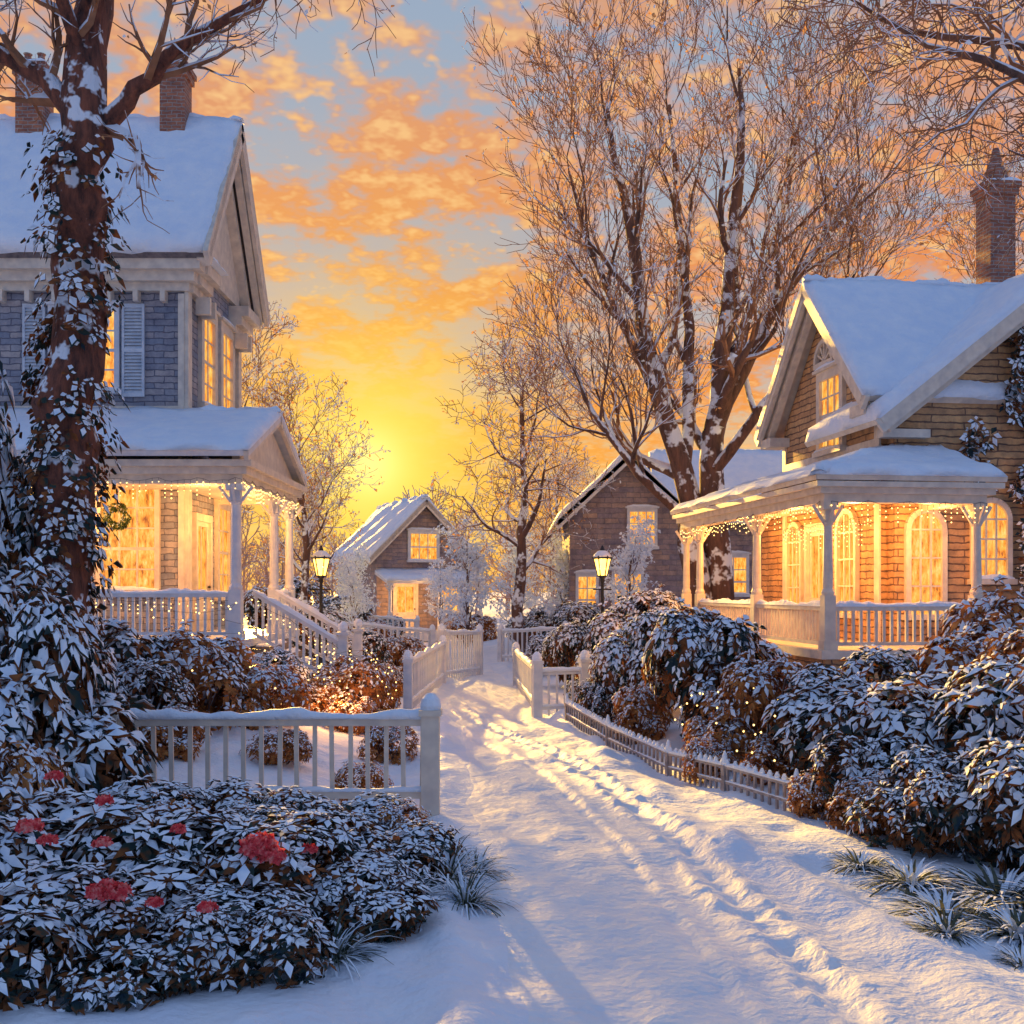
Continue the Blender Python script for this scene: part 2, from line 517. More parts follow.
def foliage(name, P, N, K, L, Wd, prob, tilt=(-0.35, 0.5), mats=(None, None), droop=0.25, thick=0.12):
    base, mr, tip, ml, mid, Nn, ln = rosette(P, N, K, L, Wd, tilt, droop)
    V, F = leaf_arrays(base, mr, tip, ml, mid - Nn * ln * 0.05)
    leaf = mesh_np(name + '_leaves', V, F, None, False, [mats[0]])
    sg = np.where(Nn[..., 2:3] >= -0.15, 1.0, -1.0)
    pr = np.clip(prob + rng.normal(size=len(prob)) * 0.2, 0, 1)
    p = np.broadcast_to(pr[:, None], ln.shape[:2])
    mask = (rng.random(p.shape) < p)
    off = Nn * sg * ln * 0.045 + np.array([0, 0, 1.0]) * ln * 0.03
    kk = rng.uniform(0.7, 1.08, ln.shape)
    def sh(a, k=0.97):
        return (mid + (a - mid) * k * kk + off)[mask]
    V, F = leaf_arrays(sh(base, 0.8), sh(mr, 1.0), sh(tip, 0.92), sh(ml, 1.0), (mid + off + Nn * sg * ln * thick)[mask])
    snow = mesh_np(name + '_snow', V, F, None, True, [mats[1]])
    return leaf, snow

def blob_points(nblob, npt, spread=0.55, rb=(0.30, 0.52), zc=(0.35, 1.1), seed=0):
    r = np.random.default_rng(seed)
    C = []
    for i in range(nblob):
        a = i * 2.4 + r.random(); q = spread * math.sqrt((i + 0.5) / nblob)
        C.append((q * math.cos(a) * 1.15, q * math.sin(a) * 1.15, r.uniform(*zc) - 0.35 * q, r.uniform(*rb)))
    C = np.array(C)
    k = r.integers(0, nblob, npt)
    d = norm(r.normal(size=(npt, 3)))
    rad = C[k, 3] * (1 - 0.30 * r.random(npt) ** 2) * (1 + 0.12 * np.sin(d[:, 0] * 7 + k) * np.sin(d[:, 2] * 6 + k)) * (1 + 0.25 * (r.random(npt) > 0.93))
    P = C[k, :3] + d * rad[:, None]
    dist = np.min(np.linalg.norm(P[:, None] - C[None, :, :3], axis=-1) / C[None, :, 3] , axis=1)
    keep = (dist > 0.72) & (P[:, 2] > 0.03)
    return P[keep], d[keep], C

def make_shrub(seed, nblob, npt, leafm, L=0.17, Wd=0.42, base_p=0.42):
    P, d, C = blob_points(nblob, npt, seed=seed)
    N = norm(d + np.array([0, 0, 0.35]))
    pr = np.clip(base_p + 0.5 * d[:, 2] + 0.25 * (P[:, 2] - 0.7), 0.06, 0.95)
    lf, sn = foliage('shrub', P, N, 7, L, Wd, pr, mats=(leafm, M_leafsnow))
    mb = MB()
    for c in C:
        mb.beam((c[0] * 0.15, c[1] * 0.15, 0), (c[0] * 0.7, c[1] * 0.7, c[2] * 0.6), 0.035, 0.035)
        mb.beam((c[0] * 0.7, c[1] * 0.7, c[2] * 0.6), (c[0], c[1], c[2] + c[3] * 0.4), 0.025, 0.025)
    st = mb.mesh('shrub_stems', [M_bark])
    return lf, sn, st
SH = [make_shrub(11, 10, 950, M_leaf, 0.17, 0.42), make_shrub(12, 13, 1150, M_leaf, 0.145, 0.42), make_shrub(13, 9, 850, M_leaf, 0.19, 0.40),
      make_shrub(14, 10, 1100, M_leafw, 0.125, 0.45, 0.30), make_shrub(15, 11, 1300, M_leaf, 0.125, 0.5, 0.55),
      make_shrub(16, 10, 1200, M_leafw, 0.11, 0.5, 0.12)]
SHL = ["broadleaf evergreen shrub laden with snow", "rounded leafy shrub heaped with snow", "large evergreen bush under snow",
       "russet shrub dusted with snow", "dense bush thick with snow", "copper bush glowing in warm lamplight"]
def shrub(k, x, y, r, ztop, where, z0=None, rz=None):
    z0 = gz(x, y) - 0.05 if z0 is None else z0
    o = thing('shrub', SHL[k] + ' ' + where, 'shrub', (x, y, z0), random.uniform(0, 6.28) if rz is None else rz, 'snow-covered garden shrubs')
    o.scale = (r, r, (ztop - z0) / 1.5)
    part('foliage', SH[k][0], o); part('snow_cover', SH[k][1], o); part('stem', SH[k][2], o)
    return o
BL = "beside the front fence"
left = [(0, -3.1, 7.9, 0.95, 1.1), (2, -2.15, 7.5, 0.85, 0.85), (1, -1.4, 8.0, 0.78, 0.8), (0, -0.85, 8.7, 0.55, 0.62), (2, -4.1, 9.6, 0.95, 1.9),
        (1, -4.75, 9.9, 1.1, 2.8), (0, -1.35, 9.7, 0.6, 0.66), (1, -2.35, 9.6, 0.7, 0.7), (0, -3.2, 9.0, 0.75, 0.95),
        (1, -2.25, 6.5, 0.6, 0.6), (2, -1.55, 6.75, 0.5, 0.5), (0, -2.9, 6.5, 0.75, 0.85), (2, -1.0, 7.6, 0.5, 0.5), (0, -3.7, 7.2, 0.8, 1.3), (4, -1.9, 8.8, .6, .7),
        (3, -2.7, 8.3, .5, .95), (3, -0.95, 9.5, .4, .6), (3, -3.8, 8.4, .6, 1.5)]
for s in left: shrub(*s, BL)
for s in [(1, -6.3, 12.4, 1.15, 4.4), (2, -6.6, 12.9, 0.95, 5.3), (0, -5.6, 11.8, 0.95, 2.9), (0, -5.3, 12.3, 0.9, 2.3)]:
    shrub(*s, "under an old tree")
for s in [(3, -4.5, 15.8, 1.1, 2.1), (0, -5.7, 15.4, 1.15, 2.3), (3, -3.7, 16.3, 0.8, 1.5), (1, -5.0, 14.3, .8, 1.5), (3, -4.2, 13.3, .6, 1.1),
          (4, -4.0, 18.0, 0.7, 1.5), (5, -2.9, 13.9, .5, .7), (5, -1.75, 15.2, .45, .65), (3, -1.7, 12.5, .4, .5)]:
    shrub(*s, "below the porch")
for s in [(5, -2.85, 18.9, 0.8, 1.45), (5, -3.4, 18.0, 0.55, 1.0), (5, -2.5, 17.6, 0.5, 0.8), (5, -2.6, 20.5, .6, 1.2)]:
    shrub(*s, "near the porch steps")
BR = "behind the border fence"
for s in [(4, 2.95, 16.3, 1.15, 2.35), (4, 2.35, 19.2, 0.95, 2.25), (3, 3.3, 14.6, 0.95, 1.75), (0, 3.9, 12.6, 1.0, 1.6),
          (0, 4.35, 11.9, 1.1, 1.75), (2, 5.0, 10.9, 1.15, 1.75), (3, 5.7, 13.4, 1.15, 2.3), (3, 6.6, 14.4, 1.1, 2.8), (3, 6.0, 12.0, 1.1, 2.4),
          (3, 2.05, 17.6, 0.6, 1.1), (5, 2.7, 14.8, 0.55, 0.8), (5, 3.2, 13.1, 0.55, 0.75), (4, 1.75, 21.5, 0.75, 1.3), (2, 3.75, 11.2, .7, .95),
          (0, 4.6, 9.9, 0.85, 1.1), (1, 4.4, 13.9, 1.0, 1.7), (3, 3.5, 10.7, .5, .7), (3, 3.75, 18.6, 1.0, 1.9), (1, 1.55, 19.2, .5, .85),
          (1, 3.75, 10.0, .7, .95), (2, 4.35, 9.3, .8, 1.15), (0, 4.9, 8.9, .9, 1.5), (1, 5.3, 9.8, 1.0, 1.9), (3, 3.15, 11.4, .35, .55), (5, 2.45, 13.9, .4, .6), (5, 3.7, 10.2, .4, .75)]:
    shrub(*s, BR)
for s in [(4, 1.6, 26, 0.9, 1.8), (4, 2.9, 25, 1.2, 2.6), (1, 4.0, 28, 1.3, 2.4), (4, -3.9, 27.5, 0.9, 1.5), (3, -3.2, 31, .9, 1.3), (4, 1.1, 31, 0.9, 1.3), (1, -5.4, 29, 1.1, 2.0),
          (4, -6.5, 42, 1.6, 2.4), (4, 1.1, 41, 1.3, 1.9), (4, 2.3, 34, 1.2, 2.2), (3, -1.5, 47, 1.2, 1.6), (4, -5.5, 47.5, 1.0, 1.4), (1, -9, 44, 1.8, 3), (3, -2.6, 24, .5, .9), (3, -5.0, 38, 1, 1.6)]:
    shrub(*s, "beside the distant walk")

def blossom(r):
    n = 70
    d = norm(rng.normal(size=(n, 3)))
    d[:, 2] = np.abs(d[:, 2]) * 0.8
    P = d * r * np.array([1, 1, 0.7])
    base, mr, tip, ml, mid, Nn, ln = rosette(P, norm(d), 5, r * 0.5, 0.8, (0.1, 0.8), 0.0)
    V, F = leaf_arrays(base, mr, tip, ml, mid)
    return mesh_np('blossom', V, F, None, False, [M_petal])
fs = thing('flower_shrub', 'low shrub with red and pink blossoms poking through snow', 'flowering shrub', (-2.0, 6.9, 0))
part('foliage', SH[1][0], fs).scale = (0.75, 0.5, 0.35)
part('snow_cover', SH[1][1], fs).scale = (0.75, 0.5, 0.35)
for (x, y, z, r) in [(-1.64, 7.1, 0.68, 0.10), (-1.54, 7.05, 0.63, 0.07), (-2.36, 6.35, 0.60, 0.075), (-2.26, 6.3, 0.61, 0.06), (-2.9, 6.6, 0.92, 0.06), (-2.75, 6.5, .86, .045), (-2.5, 6.7, .8, .045),
                     (-1.75, 6.3, .52, .045), (-2.1, 6.9, .84, .04), (-2.6, 7.0, 1.0, .045), (-1.35, 7.3, .62, .045), (-2.05, 6.3, .55, .04), (-3.0, 7.2, 1.12, .045)]:
    part('blossom', blossom(r), fs, (x + 2.0, y - 6.9, z))

def tuft_mesh(seed, nb, L, width, spread):
    r = np.random.default_rng(seed)
    mb_v = []; mb_f = []; mi = []
    for b in range(nb):
        az = r.random() * 6.28; el = r.uniform(0.3, 1.35); l = L * r.uniform(0.6, 1.1)
        p = np.array([math.cos(az), math.sin(az), 0]) * r.random() * spread
        d = np.array([math.cos(az) * math.cos(el), math.sin(az) * math.cos(el), math.sin(el)])
        side = np.array([-math.sin(az), math.cos(az), 0.0])
        snow = r.random() < 0.65
        base = len(mb_v)
        for i in range(6):
            w = width * (1 - (i / 5) ** 2 * 0.85)
            mb_v += [p - side * w / 2, p + side * w / 2]
            p = p + d * l / 5
            d = d + np.array([0, 0, -0.34]); d /= np.linalg.norm(d)
        for i in range(5):
            a = base + i * 2
            mb_f.append((a, a + 1, a + 3, a + 2)); mi.append(1 if (snow and i > 0) else 0)
    return mesh_np('grass_tuft', np.array(mb_v), np.array(mb_f), np.array(mi), True, [M_grass, M_leafsnow])
TU = [tuft_mesh(1, 170, 0.55, 0.022, 0.12), tuft_mesh(2, 260, 0.5, 0.04, 0.2)]
for i, (x, y, s, k) in enumerate([(-0.5, 8.6, 0.9, 0), (-0.35, 8.15, 0.8, 0), (-0.62, 9.3, 0.8, 0), (-0.3, 9.05, 0.65, 0), (-0.8, 7.9, .8, 0), (-2.6, 10.3, .9, 0),
                                  (3.2, 8.1, 0.9, 1), (3.55, 7.7, 0.9, 1), (3.0, 7.6, .6, 1), (3.75, 8.4, 1.1, 1), (3.2, 8.8, .8, 1), (-1.15, 7.0, .8, 0), (4.1, 8.2, 1.2, 1), (-3.2, 9.9, 1, 0), (2.95, 9.3, .6, 1), (3.3, 7.1, .5, 1)]):
    o = thing('ornamental_grass', 'arching tuft of ornamental grass weighed down by snow', 'grass', (x, y, gz(x, y) - 0.02), i * 1.3, 'snowy ornamental grass tufts', TU[k])
    o.scale = (s, s, s * (0.8 if k == 0 else 0.6))

# ------------------------------------------------------------ trees
class Tree:
    def __init__(s, seed, n, ln, ang=(22, 50), up=0.12, wig=0.16, rmin=0.007, split=2, leaf=0.5, leafsize=0.09, tmin=0.25):
        s.r = random.Random(seed); s.n = n; s.ln = ln; s.ang = ang; s.up = up; s.wig = wig; s.rmin = rmin
        s.V = [[], []]; s.F = [[], []]; s.cnt = [0, 0]; s.split = split
        s.tips = []; s.leaf = leaf; s.ls = leafsize; s.tmin = tmin
    def tube(s, pts, rad, level):
        k = 0 if level < s.split else 1
        n = 10 if level == 0 else (7 if level == 1 else (4 if level == 2 else 3))
        P = np.array(pts); Rr = np.array(rad)
        T = np.gradient(P, axis=0); T = norm(T)
        ref = np.array([0.13, 0.97, 0.2]) if abs(T[0, 1]) < 0.9 else np.array([1.0, 0, 0.1])
        A = norm(np.cross(T, ref)); B = np.cross(T, A)
        an = np.arange(n) / n * 2 * math.pi
        if level == 0:
            rr = Rr[:, None] * (1 + 0.08 * np.sin(an * 3 + P[:, 2:3] * 0.8) + 0.05 * np.sin(an * 5 + P[:, 2:3] * 2.3))
        else:
            rr = np.broadcast_to(Rr[:, None], (len(P), n))
        V = P[:, None] + rr[..., None] * (np.cos(an)[None, :, None] * A[:, None] + np.sin(an)[None, :, None] * B[:, None])
        m = len(P)
        i, j = np.meshgrid(np.arange(n), np.arange(m - 1))
        a = (j * n + i).ravel(); b = (j * n + (i + 1) % n).ravel()
        F = np.stack([a, b, b + n, a + n], -1) + s.cnt[k]
        s.V[k].append(V.reshape(-1, 3)); s.F[k].append(F); s.cnt[k] += m * n
    def explicit(s, pts, rad, level=0, sub=3):
        P = [Vector(p) for p in pts]
        out = []; rr = []
        for i in range(len(P) - 1):
            p0 = P[max(i - 1, 0)]; p1 = P[i]; p2 = P[i + 1]; p3 = P[min(i + 2, len(P) - 1)]
            for q in range(sub):
                t = q / sub
                v = 0.5 * ((2 * p1) + (-p0 + p2) * t + (2 * p0 - 5 * p1 + 4 * p2 - p3) * t * t + (-p0 + 3 * p1 - 3 * p2 + p3) * t ** 3)
                jit = rad[i] * 0.3 + 0.02
                out.append(v + Vector((s.r.uniform(-jit, jit), s.r.uniform(-jit, jit), 0)) * (1 if out else 0))
                rr.append(rad[i] * (1 - t) + rad[i + 1] * t)
        out.append(P[-1]); rr.append(rad[-1])
        s.tube(out, rr, level)
        s.spawn(out, rr, level)
    def spawn(s, pts, rad, level):
        if level >= len(s.n):
            s.tips.append((pts[-1], pts[len(pts) // 2]))
            return
        n = s.n[level]; az = s.r.uniform(0, 6.28)
        N = len(pts) - 1
        for i in range(n):
            t = s.tmin + (1 - s.tmin) * (i + s.r.random()) / n
            x = min(t * N, N - 1e-3); a = int(x); fr = x - a
            p = pts[a].lerp(pts[a + 1], fr); rd = rad[a] * (1 - fr) + rad[a + 1] * fr
            tg = (pts[a + 1] - pts[a]).normalized()
            az += 2.4 + s.r.uniform(-0.5, 0.5)
            q = tg.orthogonal().normalized()
            q.rotate(Matrix.Rotation(az, 3, tg))
            an = R(s.r.uniform(*s.ang))
            d = tg * math.cos(an) + q * math.sin(an)
            L = s.ln[level] * s.r.uniform(0.7, 1.25) * (1.1 - 0.35 * t)
            r0 = max(rd * s.r.uniform(0.5, 0.7), s.rmin)
            s.branch(p, d, L, r0, level + 1)
    def branch(s, p, d, L, r0, level):
        m = (7, 6, 5, 4, 3, 3)[min(level, 5)]
        pts = [p.copy()]; rad = [r0]
        rend = max(r0 * 0.28, s.rmin * 0.7)
        for i in range(m):
            d = d + Vector((s.r.gauss(0, s.wig), s.r.gauss(0, s.wig), s.r.gauss(0, s.wig) + s.up))
            d.normalize()
            p = p + d * (L / m)
            pts.append(p.copy()); rad.append(r0 + (rend - r0) * (i + 1) / m)
        s.tube(pts, rad, level)
        s.spawn(pts, rad, level)
    def meshes(s, mb=M_bark, mt=M_twig, ml=M_twigleaf):
        V = np.concatenate(s.V[0]); F = np.concatenate(s.F[0])
        tm = mesh_np('trunk', V, F, None, True, [mb])
        V = np.concatenate(s.V[1]); F = np.concatenate(s.F[1])
        MI = np.zeros(len(F), int)
        if s.leaf > 0 and s.tips:
            tp = np.array([list(a) for a, b in s.tips] + [list(b) for a, b in s.tips])
            k = int(len(tp) * s.leaf)
            tp = tp[rng.permutation(len(tp))[:k]]
            tp = tp + rng.normal(size=tp.shape) * 0.05
            N = norm(rng.normal(size=tp.shape) + np.array([0, 0, 0.4]))
            base, mr, tip, mll, mid, Nn, ln = rosette(tp, N, 2, s.ls, 0.6)
            V2, F2 = leaf_arrays(base, mr, tip, mll, mid)
            MI2 = np.where(rng.random(len(F2) // 2) < 0.45, 2, 1); MI2 = np.concatenate([MI2, MI2])
            F = np.concatenate([F, F2 + len(V)]); V = np.concatenate([V, V2]); MI = np.concatenate([MI, MI2])
        cm = mesh_np('crown', V, F, MI, False, [mt, ml, M_leafsnow])
        return tm, cm
def put_tree(name, ms, label, loc=(0, 0, 0), rz=0, sc=1.0, group=None, cat='tree'):
    o = thing(name, label, cat, loc, rz, group)
    o.scale = (sc, sc, sc)
    part('trunk', ms[0], o); part('crown', ms[1], o)
    return o
def rel(pts, b): return [(p[0] - b[0], p[1] - b[1], p[2] - b[2]) for p in pts]

b = (-5.6, 13.0, 0.0)
t = Tree(3, [0, 9, 6, 4], [1.9, 1.25, 0.7, 0.4], ang=(25, 60), up=0.05, wig=0.22, rmin=0.006, leaf=0.05, leafsize=0.07, tmin=0.15)
trunk = rel([(-5.75, 13, -0.2), (-5.48, 13, 1.4), (-5.33, 13, 3.6), (-5.18, 13, 5.8), (-5.08, 13, 7.6), (-5.0, 13.1, 9.8), (-4.85, 13.2, 12.5)], b)
t.explicit(trunk, [0.52, 0.36, 0.33, 0.30, 0.28, 0.2, 0.1], 0, 5)
t.explicit(rel([(-5.05, 13, 7.55), (-4.72, 12.95, 7.95), (-4.2, 12.8, 8.35), (-3.7, 12.7, 8.75), (-3.0, 12.6, 9.05), (-2.2, 12.5, 9.35)], b), [0.15, 0.12, 0.09, 0.075, 0.05, 0.02], 1)
t.explicit(rel([(-5.1, 13, 7.8), (-5.55, 13, 8.4), (-6.2, 12.9, 8.75), (-7.2, 12.8, 9.3)], b), [0.15, 0.12, 0.09, 0.06], 1)
t.explicit(rel([(-5.0, 13, 9.2), (-4.4, 12.6, 9.8), (-3.4, 12.3, 10.0), (-2.2, 12.0, 9.7), (-1.4, 11.9, 9.4)], b), [0.12, 0.1, 0.07, 0.05, 0.02], 1)
t.explicit(rel([(-5.0, 13, 8.6), (-5.4, 12.4, 9.4), (-6.3, 12.0, 9.6)], b), [0.1, 0.07, 0.04], 1)
put_tree('tree', t.meshes(M_bark2, M_twig), 'massive old bare tree with snow and ivy on its bark', b)
def ivy(b, pts, rads, n, label, L=0.13, seed=5, ptop=0.4):
    r = np.random.default_rng(seed)
    P = np.array(pts); Z = P[:, 2]
    z = Z[0] + (Z[-1] - Z[0]) * r.random(n) ** 1.5
    cx = np.interp(z, Z, P[:, 0]); cy = np.interp(z, Z, P[:, 1]); rr = np.interp(z, Z, rads)
    az = r.random(n) * 6.28
    keep = (vnoise(az * 1.6 + 3, z * 1.8) + 0.5 + 0.3 * (1 - z / Z[-1]) > 0.55)
    az = az[keep]; z = z[keep]; cx = cx[keep]; cy = cy[keep]; rr = rr[keep]
    k = rr + 0.03 + r.random(len(rr)) ** 2 * 0.28
    p = np.stack([cx + np.cos(az) * k, cy + np.sin(az) * k, z], -1)
    N = norm(np.stack([np.cos(az), np.sin(az), np.full(len(az), 0.5)], -1))
    lf, sn = foliage('ivy', p, N, 4, L, 0.6, np.full(len(p), ptop), mats=(M_leaf, M_leafsnow))
    o = thing('climbing_ivy', label, 'ivy', b)
    part('foliage', lf, o); part('snow_cover', sn, o)
ivy(b, trunk[:5], [0.5, 0.38, 0.34, 0.3, 0.28], 1700, 'snow-dusted ivy climbing the old tree trunk', 0.13, 5, 0.55)

b = (5.4, 29.5, 0.0)
t = Tree(5, [8, 6, 5, 4], [3.3, 1.9, 1.05, 0.6], ang=(18, 48), up=0.12, wig=0.15, rmin=0.010, leaf=0.2, leafsize=0.13, tmin=0.22)
t.explicit(rel([(5.2, 29.5, -0.1), (4.9, 29.5, 3.6), (4.1, 29.4, 6.9), (3.45, 29.2, 10.0), (2.9, 29, 12.9), (2.5, 29, 15.2)], b), [0.42, 0.33, 0.25, 0.18, 0.11, 0.04], 0)
t.explicit(rel([(5.7, 29.6, -0.1), (5.4, 29.6, 4.8), (5.6, 29.6, 7.4), (6.0, 29.8, 11.3), (6.25, 29.9, 14.6), (6.2, 30, 16.6)], b), [0.42, 0.34, 0.28, 0.2, 0.11, 0.04], 0)
t.explicit(rel([(5.55, 29.6, 6.8), (6.6, 29.3, 9.1), (8.1, 29, 11.4), (9.2, 28.8, 13.0)], b), [0.2, 0.15, 0.1, 0.04], 0)
t.explicit(rel([(5.45, 29.5, 5.6), (6.7, 29, 7.3), (8.0, 28.6, 8.9), (8.9, 28.4, 10.6)], b), [0.17, 0.13, 0.08, 0.03], 0)
t.explicit(rel([(4.8, 29.5, 4.2), (3.4, 29.2, 5.4), (2.2, 29, 6.9), (1.6, 29, 8.3)], b), [0.16, 0.11, 0.07, 0.03], 0)
t.explicit(rel([(4.0, 29.4, 7.1), (3.0, 29.2, 9.4), (2.0, 29, 11.6), (1.5, 29, 13.4)], b), [0.15, 0.11, 0.07, 0.03], 0)
t.explicit(rel([(4.6, 29.5, 5.6), (4.8, 29.9, 9.5), (4.5, 30, 13.0), (4.3, 30, 15.6)], b), [0.19, 0.14, 0.09, 0.04], 0)
t.explicit(rel([(5.7, 29.6, 8.2), (7.0, 30.2, 11.1), (7.7, 30.4, 13.8), (8.0, 30.5, 15.4)], b), [0.17, 0.12, 0.07, 0.03], 0)
put_tree('tree', t.meshes(), 'towering bare multi-trunked tree with snow along its limbs', b)

def auto_tree(seed, h, r0, n, ln, lean=0.0, up=0.1, leaf=0.4, ls=0.12, ang=(30, 60), mats=(M_bark, M_twig), rmin=0.011, trunkh=0.28):
    t = Tree(seed, n, ln, ang=ang, up=up, wig=0.18, rmin=rmin, leaf=leaf, leafsize=ls, tmin=trunkh)
    t.explicit([(0, 0, -0.1), (lean * 0.3, 0, h * 0.25), (lean * 0.6 + 0.1, 0, h * 0.5), (lean, 0.1, h * 0.72), (lean * 1.1, 0, h * 0.9)], [r0, r0 * 0.8, r0 * 0.6, r0 * 0.35, r0 * 0.12], 0)
    return t.meshes(*mats)
TA = auto_tree(21, 10, 0.22, [14, 6, 5, 4], [3.1, 1.5, 0.85, 0.5], 0.2, 0.06, 0.3, 0.12, (40, 75))
TB = auto_tree(22, 9, 0.17, [12, 6, 4, 4], [2.5, 1.4, 0.8, 0.45], -0.2, 0.1, 0.4, 0.13, (30, 60))
TC = auto_tree(23, 15, 0.28, [14, 6, 5, 4], [4.0, 2.1, 1.1, 0.6], 0.5, 0.1, 0.12, 0.13, (28, 55))
put_tree('tree', TA, 'spreading bare tree with snowy boughs beside the walk', (0.2, 36, 0.1), 0.6, 1.0, 'bare street trees')
put_tree('tree', TB, 'slender bare tree with russet twigs near a lamp', (-6.4, 34, 0.3), 0.3, 0.86, 'bare street trees')
put_tree('tree', TB, 'slender bare tree behind the tall grey house', (-10.2, 38, 0.3), 2.1, 1.2, 'bare street trees')
put_tree('tree', TC, 'tall bare tree behind the tan house', (14.2, 33, 0.3), 1.0, 0.95, 'bare street trees')
put_tree('tree', TA, 'small bare tree near the distant cottage', (2.2, 50, 0.2), 2.0, 0.8, 'bare street trees')
put_tree('tree', TB, 'small bare tree near the distant cottage', (-9.3, 50, 0.2), 4.0, 0.85, 'bare street trees')
t = Tree(31, [12, 6, 5], [1.3, 0.7, 0.4], ang=(35, 65), up=0.08, rmin=0.012, leaf=1.0, leafsize=0.18, tmin=0.2)
t.explicit([(0, 0, -0.1), (0.05, 0, 1.2), (0, 0, 2.6), (0, 0, 4.0)], [0.09, 0.07, 0.05, 0.02], 0)
sm = t.meshes(M_bark, M_leafsnow, M_leafsnow)
for (x, y, rz_, sc_, w_) in [(-1.7, 42, 0, 0.95, 'before the cottage'), (3.6, 33.5, 1.5, 0.85, 'near the lane'), (-6.6, 45, 2.2, 0.8, 'before the cottage'), (-3.2, 49, 3.1, .7, 'before the cottage'),
                            (1.9, 39, 4.0, .8, 'near the lane'), (-5.2, 36, 5.0, .65, 'near the lane'), (0.2, 46, 1.0, .9, 'near the lane')]:
    put_tree('tree', sm, 'small tree frosted white with snow ' + w_, (x, y, 0.1), rz_, sc_, 'frosted small trees')
b = (8.2, 12.0, 0.3)
t = Tree(41, [0, 11, 7, 5], [1.7, 1.35, 0.75, 0.4], ang=(25, 65), up=0.03, wig=0.26, rmin=0.007, leaf=0.04, leafsize=0.07, tmin=0.12)
t.explicit(rel([(8.3, 12, 0.2), (8.2, 12, 3), (8.0, 12, 5.5), (7.8, 12, 7.5), (7.7, 12, 10)], b), [0.4, 0.33, 0.28, 0.2, 0.12], 0)
for pts_, r_ in (([(7.9, 12, 6.9), (6.9, 11.9, 7.6), (5.9, 11.8, 7.7), (5.0, 11.7, 8.0), (4.4, 11.6, 8.1), (3.7, 11.5, 8.45)], 0.09),
                 ([(7.8, 12, 7.4), (6.8, 12.3, 8.2), (5.6, 12.4, 8.5), (4.5, 12.3, 8.6), (3.6, 12.2, 9.0)], 0.09),
                 ([(8.0, 12, 6.0), (7.1, 12.4, 6.8), (6.4, 12.6, 7.1), (5.7, 12.6, 7.4)], 0.06),
                 ([(7.8, 12, 8.2), (6.5, 11.6, 8.9), (5.3, 11.5, 9.0), (4.2, 11.4, 8.9), (3.2, 11.3, 9.1)], 0.08)):
    n_ = len(pts_)
    t.explicit(rel(pts_, b), [r_ * (1 - 0.85 * i / (n_ - 1)) for i in range(n_)], 1)
put_tree('tree', t.meshes(), 'bare tree reaching tangled snowy twigs overhead', b)

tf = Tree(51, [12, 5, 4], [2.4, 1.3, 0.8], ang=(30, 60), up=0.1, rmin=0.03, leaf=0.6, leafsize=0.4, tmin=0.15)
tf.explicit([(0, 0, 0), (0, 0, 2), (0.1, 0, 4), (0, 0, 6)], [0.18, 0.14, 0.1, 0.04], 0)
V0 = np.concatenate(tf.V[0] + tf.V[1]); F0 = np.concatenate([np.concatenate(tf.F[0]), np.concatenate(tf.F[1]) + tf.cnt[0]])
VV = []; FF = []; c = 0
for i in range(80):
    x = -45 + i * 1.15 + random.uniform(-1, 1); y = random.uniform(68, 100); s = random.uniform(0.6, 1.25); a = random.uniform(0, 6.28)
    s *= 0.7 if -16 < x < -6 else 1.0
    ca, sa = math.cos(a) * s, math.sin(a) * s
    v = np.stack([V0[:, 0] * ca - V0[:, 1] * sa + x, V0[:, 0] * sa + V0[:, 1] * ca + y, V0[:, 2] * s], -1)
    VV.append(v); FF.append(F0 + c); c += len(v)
o = thing('distant_woods', 'haze-tinted line of bare woods along the horizon', 'woods', (0, 0, 0), 0, None, mesh_np('distant_woods', np.concatenate(VV), np.concatenate(FF), None, False, [M_twigfar]))
o['kind'] = 'stuff'

